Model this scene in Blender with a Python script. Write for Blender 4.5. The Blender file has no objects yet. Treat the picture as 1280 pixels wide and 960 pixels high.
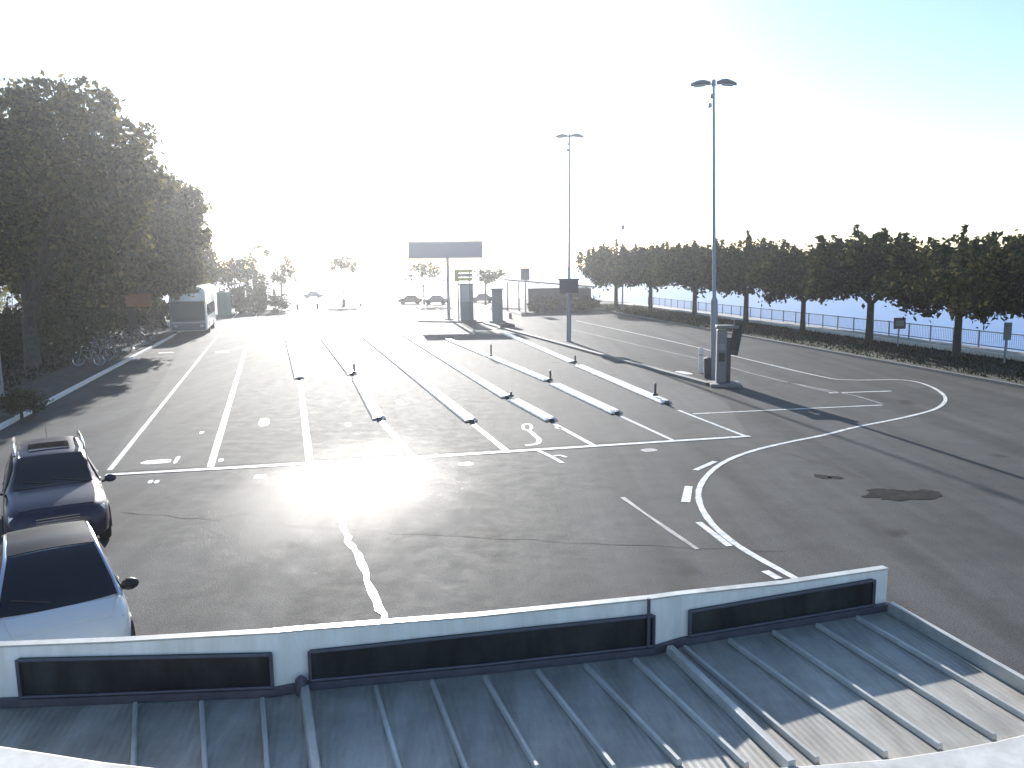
import bpy, bmesh, math, random
import numpy as np
from mathutils import Vector, Matrix

random.seed(7)
RNG = np.random.default_rng(7)
SC = bpy.context.scene
COL = SC.collection
R = math.radians

# ------------------------------------------------------------------ camera
CAM_H = 5.3
FPX = 1000.0            # focal length in pixels of a 1280 wide picture
PITCH = R(8.25)
ROLL = R(0.8)
fw = Vector((0, math.cos(PITCH), -math.sin(PITCH)))
up0 = Vector((0, math.sin(PITCH), math.cos(PITCH)))
rt0 = Vector((1, 0, 0))
rt = rt0 * math.cos(ROLL) - up0 * math.sin(ROLL)
up = up0 * math.cos(ROLL) + rt0 * math.sin(ROLL)
cd = bpy.data.cameras.new('camera')
cam = bpy.data.objects.new('camera', cd)
COL.objects.link(cam)
M = Matrix((rt, up, -fw)).transposed().to_4x4()
M.translation = (0, 0, CAM_H)
cam.matrix_world = M
cd.sensor_width = 36
cd.lens = FPX / 1280 * 36
cd.clip_start = 0.05
cd.clip_end = 20000
SC.camera = cam

# ------------------------------------------------------------------ light
SUN_AZ = R(-10.0)
SUN_EL = R(18.4)
world = bpy.data.worlds.new('World')
SC.world = world
world.use_nodes = True
wn = world.node_tree
sky = wn.nodes.new('ShaderNodeTexSky')
sky.sky_type = 'NISHITA'
sky.sun_disc = False
sky.sun_elevation = SUN_EL
sky.sun_rotation = SUN_AZ
sky.dust_density = 0.35
sky.ozone_density = 2.5
wn.links.new(sky.outputs[0], wn.nodes['Background'].inputs[0])
wn.nodes['Background'].inputs[1].default_value = 0.09
sl = bpy.data.lights.new('sun', 'SUN')
sl.energy = 4.6
sl.angle = R(0.5)
sl.color = (1.0, 0.965, 0.91)
so = bpy.data.objects.new('sun', sl)
COL.objects.link(so)
sdir = Vector((math.sin(SUN_AZ) * math.cos(SUN_EL), math.cos(SUN_AZ) * math.cos(SUN_EL), math.sin(SUN_EL)))
so.rotation_euler = sdir.to_track_quat('Z', 'Y').to_euler()
so.location = (0, 0, 60)
SC.view_settings.view_transform = 'Standard'
SC.view_settings.look = 'None'
SC.view_settings.gamma = 1
SC.view_settings.exposure = 1.25

# ------------------------------------------------------------------ pixel -> place (used once, to read the survey of the site off the photograph)
def ray(px, py):
    return (fw + rt * ((px - 640) / FPX) + up * ((480 - py) / FPX))
def G(px, py, z=0.0):
    d = ray(px, py)
    t = (z - CAM_H) / d.z
    return Vector((d.x * t, d.y * t, z))
def AT(px, py, depth):
    d = ray(px, py)
    t = depth / d.y
    return Vector((d.x * t, depth, CAM_H + d.z * t))
def proj(p):
    v = Vector(p) - Vector((0, 0, CAM_H))
    k = v.dot(fw)
    return 640 + FPX * v.dot(rt) / k, 480 - FPX * v.dot(up) / k
def z_at(p, py):
    """height over plan point p that is seen on picture row py"""
    lo, hi = -3.0, 40.0
    for _ in range(50):
        m = (lo + hi) / 2
        if proj((p[0], p[1], m))[1] > py: lo = m
        else: hi = m
    return (lo + hi) / 2
LANE_AZ = math.atan2(-285, 1000 * math.cos(PITCH) + 145 * math.sin(PITCH))
lane = Vector((math.sin(LANE_AZ), math.cos(LANE_AZ), 0))
lane_r = Vector((math.cos(LANE_AZ), -math.sin(LANE_AZ), 0))

# ------------------------------------------------------------------ materials
def mat(name, col, rough=0.6, metal=0.0, spec=0.5, var=0.0, scale=8.0, bump=0.0, bscale=40.0, coat=0.0, dirt=None):
    m = bpy.data.materials.new(name)
    m.use_nodes = True
    nt = m.node_tree
    b = nt.nodes['Principled BSDF']
    b.inputs['Base Color'].default_value = (*col, 1)
    b.inputs['Roughness'].default_value = rough
    b.inputs['Metallic'].default_value = metal
    b.inputs['Specular IOR Level'].default_value = spec
    b.inputs['Coat Weight'].default_value = coat
    b.inputs['Coat Roughness'].default_value = 0.06
    tc = nt.nodes.new('ShaderNodeTexCoord')
    if var > 0:
        n = nt.nodes.new('ShaderNodeTexNoise')
        n.inputs['Scale'].default_value = scale
        n.inputs['Detail'].default_value = 6
        n.inputs['Roughness'].default_value = 0.65
        nt.links.new(tc.outputs['Object'], n.inputs['Vector'])
        r = nt.nodes.new('ShaderNodeValToRGB')
        lo = dirt if dirt else tuple(c * (1 - var) for c in col)
        hi = tuple(min(1, c * (1 + var)) for c in col)
        r.color_ramp.elements[0].position = 0.3
        r.color_ramp.elements[1].position = 0.7
        r.color_ramp.elements[0].color = (*lo, 1)
        r.color_ramp.elements[1].color = (*hi, 1)
        nt.links.new(n.outputs['Fac'], r.inputs['Fac'])
        nt.links.new(r.outputs['Color'], b.inputs['Base Color'])
    if bump > 0:
        n2 = nt.nodes.new('ShaderNodeTexNoise')
        n2.inputs['Scale'].default_value = bscale
        n2.inputs['Detail'].default_value = 4
        nt.links.new(tc.outputs['Object'], n2.inputs['Vector'])
        bp = nt.nodes.new('ShaderNodeBump')
        bp.inputs['Strength'].default_value = bump
        bp.inputs['Distance'].default_value = 0.02
        nt.links.new(n2.outputs['Fac'], bp.inputs['Height'])
        nt.links.new(bp.outputs['Normal'], b.inputs['Normal'])
    return m

def asphalt(name, base, rlo, rhi, spec, bump, coat=0.0, crough=0.25, glint_patch=None):
    m = bpy.data.materials.new(name)
    m.use_nodes = True
    nt = m.node_tree
    L = nt.links.new
    b = nt.nodes['Principled BSDF']
    tc = nt.nodes.new('ShaderNodeTexCoord')
    def noise(s, d=5, r=0.6):
        n = nt.nodes.new('ShaderNodeTexNoise')
        n.inputs['Scale'].default_value = s
        n.inputs['Detail'].default_value = d
        n.inputs['Roughness'].default_value = r
        L(tc.outputs['Object'], n.inputs['Vector'])
        return n
    def ramp(src, p0, c0, p1, c1):
        r = nt.nodes.new('ShaderNodeValToRGB')
        r.color_ramp.elements[0].position = p0
        r.color_ramp.elements[1].position = p1
        r.color_ramp.elements[0].color = (*c0, 1)
        r.color_ramp.elements[1].color = (*c1, 1)
        L(src, r.inputs['Fac'])
        return r
    def mul(a, c):
        x = nt.nodes.new('ShaderNodeMix')
        x.data_type = 'RGBA'
        x.blend_type = 'MULTIPLY'
        x.inputs[0].default_value = 1
        L(a, x.inputs[6]); L(c, x.inputs[7])
        return x.outputs[2]
    big = ramp(noise(0.18, 6, 0.6).outputs['Fac'], 0.3, (0.82,) * 3, 0.7, (1.12,) * 3)
    mid = ramp(noise(1.7, 8, 0.7).outputs['Fac'], 0.3, (0.85,) * 3, 0.72, (1.1,) * 3)
    grit = ramp(noise(38, 3, 0.7).outputs['Fac'], 0.3, (0.55,) * 3, 0.72, (1.45,) * 3)
    spots = ramp(noise(0.55, 2, 0.5).outputs['Fac'], 0.26, (0.55,) * 3, 0.33, (1,) * 3)
    rgb = nt.nodes.new('ShaderNodeRGB')
    rgb.outputs[0].default_value = (*base, 1)
    mpt = nt.nodes.new('ShaderNodeMapping')
    mpt.inputs['Rotation'].default_value = (0, 0, LANE_AZ)
    mpt.inputs['Scale'].default_value = (0.85, 0.035, 1)
    L(tc.outputs['Object'], mpt.inputs['Vector'])
    nz_ = noise(1.0, 4, 0.6)
    L(mpt.outputs[0], nz_.inputs['Vector'])
    track = ramp(nz_.outputs['Fac'], 0.36, (0.78,) * 3, 0.62, (1.08,) * 3)
    c = mul(track.outputs[0], mul(mul(mul(mul(rgb.outputs[0], big.outputs[0]), mid.outputs[0]), grit.outputs[0]), spots.outputs[0]))
    L(c, b.inputs['Base Color'])
    mr = nt.nodes.new('ShaderNodeMapRange')
    mr.inputs['To Min'].default_value = rlo
    mr.inputs['To Max'].default_value = rhi
    mr.inputs['From Min'].default_value = 0.3
    mr.inputs['From Max'].default_value = 0.7
    L(noise(2.2, 6, 0.7).outputs['Fac'], mr.inputs['Value'])
    L(mr.outputs[0], b.inputs['Roughness'])
    b.inputs['Specular IOR Level'].default_value = spec
    b.inputs['Coat Weight'].default_value = coat
    b.inputs['Coat Roughness'].default_value = crough
    bp = nt.nodes.new('ShaderNodeBump')
    bp.inputs['Strength'].default_value = bump
    bp.inputs['Distance'].default_value = 0.012
    L(noise(30, 4, 0.7).outputs['Fac'], bp.inputs['Height'])
    L(bp.outputs['Normal'], b.inputs['Normal'])
    bp2 = nt.nodes.new('ShaderNodeBump')
    bp2.inputs['Strength'].default_value = 1.0
    bp2.inputs['Distance'].default_value = 0.02
    L(noise(15, 4, 0.8).outputs['Fac'], bp2.inputs['Height'])
    L(bp2.outputs['Normal'], b.inputs['Coat Normal'])
    if glint_patch:
        # glossier coat with a ragged outline, placed to give the sun glint its shape
        cx, cy, rx, ry, w_in, w_out = glint_patch
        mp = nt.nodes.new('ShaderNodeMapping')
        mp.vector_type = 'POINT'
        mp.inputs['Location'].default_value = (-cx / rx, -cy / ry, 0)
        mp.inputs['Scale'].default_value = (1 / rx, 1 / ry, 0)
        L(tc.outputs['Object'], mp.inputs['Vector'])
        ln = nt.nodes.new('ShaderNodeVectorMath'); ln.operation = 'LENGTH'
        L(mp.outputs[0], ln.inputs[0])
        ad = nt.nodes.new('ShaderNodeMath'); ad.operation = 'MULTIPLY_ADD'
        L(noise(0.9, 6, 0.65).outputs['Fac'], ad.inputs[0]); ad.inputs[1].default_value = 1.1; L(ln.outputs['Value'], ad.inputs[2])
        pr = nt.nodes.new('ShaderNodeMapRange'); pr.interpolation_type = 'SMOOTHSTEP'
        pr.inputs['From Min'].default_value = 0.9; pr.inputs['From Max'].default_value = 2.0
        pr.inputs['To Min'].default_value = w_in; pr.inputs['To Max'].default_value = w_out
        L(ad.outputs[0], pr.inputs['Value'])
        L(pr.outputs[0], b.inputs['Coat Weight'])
    return m

def leaf_mat(name, c0, c1, c2, trans=0.35):
    m = bpy.data.materials.new(name)
    m.use_nodes = True
    nt = m.node_tree
    nt.nodes.clear()
    L = nt.links.new
    out = nt.nodes.new('ShaderNodeOutputMaterial')
    g = nt.nodes.new('ShaderNodeNewGeometry')
    r = nt.nodes.new('ShaderNodeValToRGB')
    r.color_ramp.elements[0].color = (*c0, 1)
    r.color_ramp.elements[1].color = (*c2, 1)
    e = r.color_ramp.elements.new(0.55)
    e.color = (*c1, 1)
    L(g.outputs['Random Per Island'], r.inputs['Fac'])
    d = nt.nodes.new('ShaderNodeBsdfDiffuse')
    t = nt.nodes.new('ShaderNodeBsdfTranslucent')
    mx = nt.nodes.new('ShaderNodeMixShader')
    mx.inputs[0].default_value = trans
    L(r.outputs[0], d.inputs[0]); L(r.outputs[0], t.inputs[0])
    L(d.outputs[0], mx.inputs[1]); L(t.outputs[0], mx.inputs[2])
    L(mx.outputs[0], out.inputs[0])
    return m

MT = dict(
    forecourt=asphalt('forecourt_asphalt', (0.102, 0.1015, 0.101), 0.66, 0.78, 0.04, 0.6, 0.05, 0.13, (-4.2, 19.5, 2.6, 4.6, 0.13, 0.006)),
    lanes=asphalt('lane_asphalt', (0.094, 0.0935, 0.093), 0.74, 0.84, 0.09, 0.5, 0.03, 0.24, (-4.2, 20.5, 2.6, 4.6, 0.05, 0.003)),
    paint=mat('road_paint', (0.76, 0.76, 0.74), 0.42, var=0.2, scale=5, dirt=(0.36, 0.36, 0.35)),
    worn=mat('worn_road_paint', (0.24, 0.24, 0.235), 0.6, var=0.4, scale=3, dirt=(0.11, 0.11, 0.11)),
    divider=mat('white_painted_concrete', (0.8, 0.79, 0.77), 0.36, spec=0.6, var=0.1, scale=2.5, dirt=(0.5, 0.49, 0.47)),
    concrete=mat('white_concrete', (0.72, 0.71, 0.69), 0.55, var=0.15, scale=4),
    kerb=mat('kerb_stone', (0.17, 0.17, 0.17), 0.75, var=0.2, scale=6),
    darkpave=mat('dark_paving', (0.07, 0.068, 0.065), 0.9, spec=0.1, var=0.3, scale=2),
    oldseal=mat('old_crack_seal', (0.075, 0.075, 0.074), 0.8, spec=0.1, var=0.3, scale=3),
    gravel=mat('pale_path', (0.34, 0.32, 0.28), 0.9, var=0.25, scale=2),
    promenade=mat('promenade_paving', (0.36, 0.34, 0.31), 0.8, var=0.2, scale=2),
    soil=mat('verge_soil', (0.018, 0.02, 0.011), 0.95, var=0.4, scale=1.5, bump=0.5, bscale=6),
    quay=mat('quay_stone', (0.2, 0.19, 0.18), 0.85, var=0.25, scale=2),
    bark=mat('bark', (0.06, 0.05, 0.04), 0.9, var=0.4, scale=5, bump=0.6, bscale=12),
    galv=mat('galvanised_steel', (0.26, 0.28, 0.34), 0.45, 0.6, var=0.12, scale=10),
    darkmetal=mat('dark_metal', (0.05, 0.05, 0.06), 0.5, 0.3, var=0.2, scale=12),
    greymetal=mat('grey_metal', (0.17, 0.17, 0.18), 0.5, 0.2, var=0.15, scale=9),
    roof=mat('roof_sheet', (0.41, 0.395, 0.36), 0.5, 0.0, var=0.16, scale=3.5),
    seam=mat('roof_seam', (0.52, 0.52, 0.50), 0.35, 0.0, spec=0.8, var=0.12, scale=6),
    parapet=mat('parapet_sheet', (0.90, 0.90, 0.89), 0.5, 0.0, var=0.05, scale=4),
    panel=mat('dark_panel', (0.03, 0.03, 0.032), 0.4, 0.0, spec=0.3, var=0.4, scale=3),
    trim=mat('dark_trim', (0.10, 0.095, 0.12), 0.5, 0.2, var=0.2, scale=8),
    ledge=mat('pale_ledge', (0.5, 0.5, 0.49), 0.7, var=0.15, scale=3),
    wall=mat('render_wall', (0.5, 0.5, 0.48), 0.8, var=0.1, scale=2),
    bluepaint=mat('dark_blue_paint', (0.014, 0.012, 0.035), 0.4, 0.0, spec=0.3, coat=0.35),
    whitepaint=mat('white_paint', (0.62, 0.66, 0.69), 0.35, 0.0, coat=0.7),
    blackpaint=mat('black_paint', (0.016, 0.016, 0.018), 0.45, 0.0, spec=0.3, coat=0.1),
    glass=mat('car_glass', (0.012, 0.012, 0.018), 0.06, 0.0, spec=0.6),
    rubber=mat('rubber', (0.015, 0.015, 0.016), 0.85),
    plastic=mat('black_plastic', (0.022, 0.022, 0.025), 0.6),
    chrome=mat('chrome', (0.75, 0.75, 0.78), 0.18, 1.0),
    lens=mat('headlight_lens', (0.55, 0.56, 0.6), 0.1, 0.2, coat=1.0),
    buswhite=mat('bus_white', (0.82, 0.83, 0.84), 0.3, coat=0.6),
    busglass=mat('bus_glass', (0.02, 0.07, 0.10), 0.08, spec=0.7),
    busblue=mat('bus_blue', (0.04, 0.07, 0.14), 0.4, coat=0.6),
    signblue=mat('sign_blue', (0.11, 0.16, 0.27), 0.5, var=0.05),
    signteal=mat('sign_teal', (0.16, 0.25, 0.27), 0.5, var=0.05),
    signyellow=mat('sign_yellow', (0.62, 0.55, 0.05), 0.6),
    signolive=mat('sign_olive', (0.52, 0.47, 0.12), 0.6),
    signgrey=mat('sign_grey', (0.25, 0.25, 0.25), 0.6),
    signbrown=mat('sign_brown', (0.13, 0.09, 0.08), 0.6),
    boothteal=mat('booth_panel', (0.14, 0.20, 0.24), 0.5, var=0.1),
    boothgrey=mat('booth_grey', (0.2, 0.2, 0.22), 0.6, var=0.1),
    paleglass=mat('pale_glass', (0.45, 0.5, 0.52), 0.1),
    terracotta=mat('terracotta_board', (0.32, 0.13, 0.06), 0.7, var=0.2),
    teal=mat('teal_paint', (0.06, 0.20, 0.16), 0.5, var=0.15),
    slate=mat('slate_blue_cladding', (0.09, 0.09, 0.14), 0.7, var=0.2, scale=1),
    darkplum=mat('dark_cladding', (0.04, 0.042, 0.075), 0.8, var=0.2, scale=1),
    red=mat('red_paint', (0.3, 0.03, 0.02), 0.4, coat=0.5),
    leaf=leaf_mat('plane_leaves', (0.018, 0.021, 0.012), (0.036, 0.042, 0.018), (0.12, 0.105, 0.035), 0.22),
    bigleaf=leaf_mat('broad_leaves', (0.028, 0.032, 0.016), (0.06, 0.064, 0.024), (0.21, 0.17, 0.05), 0.42),
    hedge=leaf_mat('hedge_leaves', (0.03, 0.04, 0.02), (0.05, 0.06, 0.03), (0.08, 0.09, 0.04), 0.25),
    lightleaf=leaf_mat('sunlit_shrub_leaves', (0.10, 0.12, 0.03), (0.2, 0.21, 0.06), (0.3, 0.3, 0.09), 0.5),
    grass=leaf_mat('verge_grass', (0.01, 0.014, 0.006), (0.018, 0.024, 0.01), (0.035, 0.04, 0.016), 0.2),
)
wm = bpy.data.materials.new('lake_water'); wm.use_nodes = True
_b = wm.node_tree.nodes['Principled BSDF']
_b.inputs['Base Color'].default_value = (0.06, 0.16, 0.42, 1)
_b.inputs['Roughness'].default_value = 0.3
_b.inputs['Specular IOR Level'].default_value = 0.2
_b.inputs['IOR'].default_value = 1.33
_tc = wm.node_tree.nodes.new('ShaderNodeTexCoord')
_n = wm.node_tree.nodes.new('ShaderNodeTexNoise'); _n.inputs['Scale'].default_value = 0.6; _n.inputs['Detail'].default_value = 6
_bp = wm.node_tree.nodes.new('ShaderNodeBump'); _bp.inputs['Strength'].default_value = 0.5; _bp.inputs['Distance'].default_value = 0.25
wm.node_tree.links.new(_tc.outputs['Object'], _n.inputs['Vector'])
wm.node_tree.links.new(_n.outputs['Fac'], _bp.inputs['Height'])
wm.node_tree.links.new(_bp.outputs['Normal'], _b.inputs['Normal'])
MT['water'] = wm

def streaks(m, scale, lo, hi, p0=0.35, p1=0.65, rot=(0, 0, 0)):
    nt = m.node_tree
    b = nt.nodes['Principled BSDF']
    src = b.inputs['Base Color'].links[0].from_socket
    tc = nt.nodes.new('ShaderNodeTexCoord'); mp = nt.nodes.new('ShaderNodeMapping')
    mp.inputs['Scale'].default_value = scale; mp.inputs['Rotation'].default_value = rot
    n = nt.nodes.new('ShaderNodeTexNoise'); n.inputs['Scale'].default_value = 1; n.inputs['Detail'].default_value = 7; n.inputs['Roughness'].default_value = 0.7
    r = nt.nodes.new('ShaderNodeValToRGB')
    r.color_ramp.elements[0].position = p0; r.color_ramp.elements[1].position = p1
    r.color_ramp.elements[0].color = (lo, lo * 0.98, lo * 0.94, 1); r.color_ramp.elements[1].color = (hi, hi, hi, 1)
    x = nt.nodes.new('ShaderNodeMix'); x.data_type = 'RGBA'; x.blend_type = 'MULTIPLY'; x.inputs[0].default_value = 1
    L = nt.links.new
    L(tc.outputs['Object'], mp.inputs['Vector']); L(mp.outputs[0], n.inputs['Vector']); L(n.outputs['Fac'], r.inputs['Fac'])
    L(src, x.inputs[6]); L(r.outputs[0], x.inputs[7]); L(x.outputs[2], b.inputs['Base Color'])
streaks(MT['roof'], (7, 0.7, 1), 0.72, 1.08, rot=(0, 0, LANE_AZ))
streaks(MT['roof'], (2.2, 2.2, 1), 0.8, 1.05)
streaks(MT['seam'], (5, 1.5, 4), 0.7, 1.05)
streaks(MT['parapet'], (9, 3, 1.2), 0.82, 1.0)
streaks(MT['panel'], (6, 2, 1.5), 0.6, 1.3)
streaks(MT['ledge'], (3, 3, 3), 0.75, 1.05)

# ------------------------------------------------------------------ helpers
def tag(o, label=None, cat=None, group=None, kind=None):
    if label: o['label'] = label
    if cat: o['category'] = cat
    if group: o['group'] = group
    if kind: o['kind'] = kind
    return o
def thing(name, label, cat, loc=(0, 0, 0), rz=0.0, group=None):
    o = bpy.data.objects.new(name, None)
    o.empty_display_size = 0.2
    COL.objects.link(o)
    o.location = loc
    o.rotation_euler = (0, 0, rz)
    return tag(o, label, cat, group)
def link(name, me, parent=None, loc=None):
    o = bpy.data.objects.new(name, me)
    COL.objects.link(o)
    if parent is not None: o.parent = parent
    if loc is not None: o.location = loc
    return o
def copy_tree(o, parent=None):
    c = o.copy()
    COL.objects.link(c)
    if parent is not None: c.parent = parent
    for ch in list(o.children): copy_tree(ch, c)
    return c

class MB:
    def __init__(s): s.v = []; s.f = []
    def add(s, vs, fs):
        k = len(s.v)
        s.v += [tuple(v) for v in vs]
        s.f += [tuple(i + k for i in f) for f in fs]
        return s
    def box(s, c, size, rz=0.0, tilt=None):
        hx, hy, hz = size[0] / 2, size[1] / 2, size[2] / 2
        m = Matrix.Rotation(rz, 3, 'Z')
        if tilt is not None: m = m @ tilt
        vs = [Vector(c) + m @ Vector((x * hx, y * hy, z * hz)) for z in (-1, 1) for y in (-1, 1) for x in (-1, 1)]
        return s.add(vs, [(0, 2, 3, 1), (4, 5, 7, 6), (0, 1, 5, 4), (2, 6, 7, 3), (0, 4, 6, 2), (1, 3, 7, 5)])
    def tube(s, pts, rad, n=8, cap=True):
        pts = [Vector(p) for p in pts]
        rads = rad if isinstance(rad, (list, tuple)) else [rad] * len(pts)
        k = len(s.v)
        ref = None
        for i, p in enumerate(pts):
            t = (pts[min(i + 1, len(pts) - 1)] - pts[max(i - 1, 0)])
            if t.length < 1e-9: t = Vector((0, 0, 1))
            t.normalize()
            if ref is None:
                ref = Vector((0, 0, 1)) if abs(t.z) < 0.9 else Vector((1, 0, 0))
            a = t.cross(ref).normalized()
            b = a.cross(t).normalized()
            ref = b
            for j in range(n):
                an = 2 * math.pi * j / n
                s.v.append(tuple(p + (a * math.cos(an) + b * math.sin(an)) * rads[i]))
        for i in range(len(pts) - 1):
            for j in range(n):
                j2 = (j + 1) % n
                s.f.append((k + i * n + j, k + i * n + j2, k + (i + 1) * n + j2, k + (i + 1) * n + j))
        if cap:
            s.f.append(tuple(k + j for j in range(n))[::-1])
            s.f.append(tuple(k + (len(pts) - 1) * n + j for j in range(n)))
        return s
    def torus(s, c, axis, R0, r0, n=20, m=6):
        axis = Vector(axis).normalized()
        ref = Vector((0, 0, 1)) if abs(axis.z) < 0.9 else Vector((1, 0, 0))
        a = axis.cross(ref).normalized(); b = axis.cross(a)
        k = len(s.v)
        for i in range(n):
            an = 2 * math.pi * i / n
            d = a * math.cos(an) + b * math.sin(an)
            for j in range(m):
                q = 2 * math.pi * j / m
                s.v.append(tuple(Vector(c) + d * (R0 + r0 * math.cos(q)) + axis * r0 * math.sin(q)))
        for i in range(n):
            for j in range(m):
                s.f.append((k + i * m + j, k + ((i + 1) % n) * m + j, k + ((i + 1) % n) * m + (j + 1) % m, k + i * m + (j + 1) % m))
        return s
    def prism(s, poly, z0, z1):
        n = len(poly)
        vs = [(p[0], p[1], z0) for p in poly] + [(p[0], p[1], z1) for p in poly]
        fs = [tuple(range(n))[::-1], tuple(range(n, 2 * n))] + [(i, (i + 1) % n, n + (i + 1) % n, n + i) for i in range(n)]
        return s.add(vs, fs)
    def build(s, name, material, parent=None, smooth=False, bevel=0.0, tris=False):
        me = bpy.data.meshes.new(name)
        me.from_pydata(s.v, [], s.f)
        bm = bmesh.new(); bm.from_mesh(me)
        bmesh.ops.recalc_face_normals(bm, faces=bm.faces)
        bm.to_mesh(me); bm.free()
        me.materials.append(material)
        if smooth:
            for p in me.polygons: p.use_smooth = True
            me.set_sharp_from_angle(angle=R(40))
        me.update()
        o = link(name, me, parent)
        if bevel > 0:
            md = o.modifiers.new('bevel', 'BEVEL'); md.width = bevel; md.segments = 2
            md.limit_method = 'ANGLE'; md.angle_limit = R(35)
        return o

def sheet(name, poly, z, material, kind='structure'):
    me = bpy.data.meshes.new(name)
    me.from_pydata([(p[0], p[1], z) for p in poly], [], [tuple(range(len(poly)))])
    me.materials.append(material); me.update()
    if me.polygons[0].normal.z < 0: me.flip_normals()
    o = link(name, me)
    return tag(o, kind=kind)
def strip(name, pts, width, z, material, jag=0.0, taper=None):
    """flat painted strip along plan points"""
    pts = [Vector((p[0], p[1], 0)) for p in pts]
    fine = []
    for a, b in zip(pts[:-1], pts[1:]):
        n = max(1, int((b - a).length / 1.2))
        for i in range(n): fine.append(a.lerp(b, i / n))
    fine.append(pts[-1])
    vs = []; fs = []
    for i, p in enumerate(fine):
        t = (fine[min(i + 1, len(fine) - 1)] - fine[max(i - 1, 0)]).normalized()
        nrm = Vector((-t.y, t.x, 0))
        w = width * (1 + random.uniform(-jag, jag)) / 2
        vs += [(p + nrm * w)[:2] + (z,), (p - nrm * w)[:2] + (z,)]
    for i in range(len(fine) - 1):
        fs.append((2 * i, 2 * i + 1, 2 * i + 3, 2 * i + 2))
    me = bpy.data.meshes.new(name); me.from_pydata(vs, [], fs); me.materials.append(material); me.update()
    if me.polygons[0].normal.z < 0: me.flip_normals()
    return tag(link(name, me), kind='structure')
def smooth_path(pts, n=8):
    P = [Vector((p[0], p[1], 0)) for p in pts]
    out = []
    for i in range(len(P) - 1):
        p0 = P[max(i - 1, 0)]; p1 = P[i]; p2 = P[i + 1]; p3 = P[min(i + 2, len(P) - 1)]
        for k in range(n):
            t = k / n
            out.append(0.5 * ((2 * p1) + (p2 - p0) * t + (2 * p0 - 5 * p1 + 4 * p2 - p3) * t * t + (3 * p1 - p0 - 3 * p2 + p3) * t ** 3))
    out.append(P[-1])
    return out

# ------------------------------------------------------------------ ground, lake, verges
edge_px = [(1500, 535), (1280, 485), (1080, 450), (940, 425), (790, 395), (700, 386)]
edge = [G(*p) for p in edge_px]
e_dir = (edge[-2] - edge[1]).normalized()
e_n = Vector((e_dir.y, -e_dir.x, 0))           # towards the lake
if e_n.x < 0: e_n = -e_n
near_edge = edge[0] - e_dir * 80
far_edge = edge[-2] + e_dir * 30
shore_off = 10.0
FAR_Y = 150.0
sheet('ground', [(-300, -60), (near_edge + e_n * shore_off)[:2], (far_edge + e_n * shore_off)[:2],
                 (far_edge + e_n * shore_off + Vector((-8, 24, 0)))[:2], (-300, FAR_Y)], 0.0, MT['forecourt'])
lake = sheet('lake', [(-9000, -2000), (9000, -2000), (9000, 14000), (-9000, 14000)], -1.6, MT['water'])
# lane field with its own coarser surfacing beyond the stop line
lp = [G(128, 591), G(935, 543.5), G(905, 500), G(660, 400), G(300, 385), G(250, 400)]
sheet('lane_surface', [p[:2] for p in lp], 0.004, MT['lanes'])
q = MB()
quay_pts = [near_edge + e_n * shore_off, far_edge + e_n * shore_off, far_edge + e_n * shore_off + Vector((-8, 24, 0)), Vector((-300, FAR_Y, 0))]
for a, b in zip(quay_pts[:-1], quay_pts[1:]):
    q.add([(a.x, a.y, -0.004), (b.x, b.y, -0.004), (b.x, b.y, -3), (a.x, a.y, -3)], [(0, 1, 2, 3)])
tag(q.build('quay_wall', MT['quay']), kind='structure')
def par(off, y0=-70, y1=None):
    a = edge[1] + e_n * off - e_dir * 60
    b = edge[-2] + e_n * off + e_dir * 28
    return a, b
a0, b0 = par(0.0); a1, b1 = par(6.2); a2, b2 = par(9.6)
verge = MB().prism([a0, b0, b1, a1], 0.005, 0.14).build('verge', MT['soil']); tag(verge, kind='structure')
prom = MB().prism([a1 + e_n * 0.15, b1 + e_n * 0.15, b2, a2], 0.005, 0.12).build('promenade', MT['promenade']); tag(prom, kind='structure')
kb = MB().prism([a0 - e_n * 0.18, b0 - e_n * 0.18, b0 - e_n * 0.004, a0 - e_n * 0.004], 0.003, 0.13).build('kerb', MT['kerb']); tag(kb, kind='structure')

def grass_patch(name, poly_fn, n, h, material, z=0.1):
    base = np.array([poly_fn() for _ in range(n)])
    an = RNG.uniform(0, 2 * np.pi, n); hh = RNG.uniform(0.4, 1.0, n) * h; w = RNG.uniform(0.03, 0.07, n) * h / 0.25
    dx = np.cos(an) * w; dy = np.sin(an) * w
    lx = RNG.normal(0, 0.35, n) * hh; ly = RNG.normal(0, 0.35, n) * hh
    v = np.zeros((n, 3, 3))
    v[:, 0] = np.c_[base[:, 0] - dx, base[:, 1] - dy, np.full(n, z)]
    v[:, 1] = np.c_[base[:, 0] + dx, base[:, 1] + dy, np.full(n, z)]
    v[:, 2] = np.c_[base[:, 0] + lx, base[:, 1] + ly, z + hh]
    me = bpy.data.meshes.new(name)
    me.from_pydata(v.reshape(-1, 3).tolist(), [], np.arange(3 * n).reshape(-1, 3).tolist())
    me.materials.append(material); me.update()
    return tag(link(name, me), kind='stuff')
def vg():
    t = random.random() ** 0.8; o = random.uniform(0.1, 6.1)
    p = edge[1] - e_dir * 16 + (edge[-2] - edge[1] + e_dir * 40) * t + e_n * o
    return (p.x, p.y)
grass_patch('grass', vg, 20000, 0.2, MT['grass'], 0.12)

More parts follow.
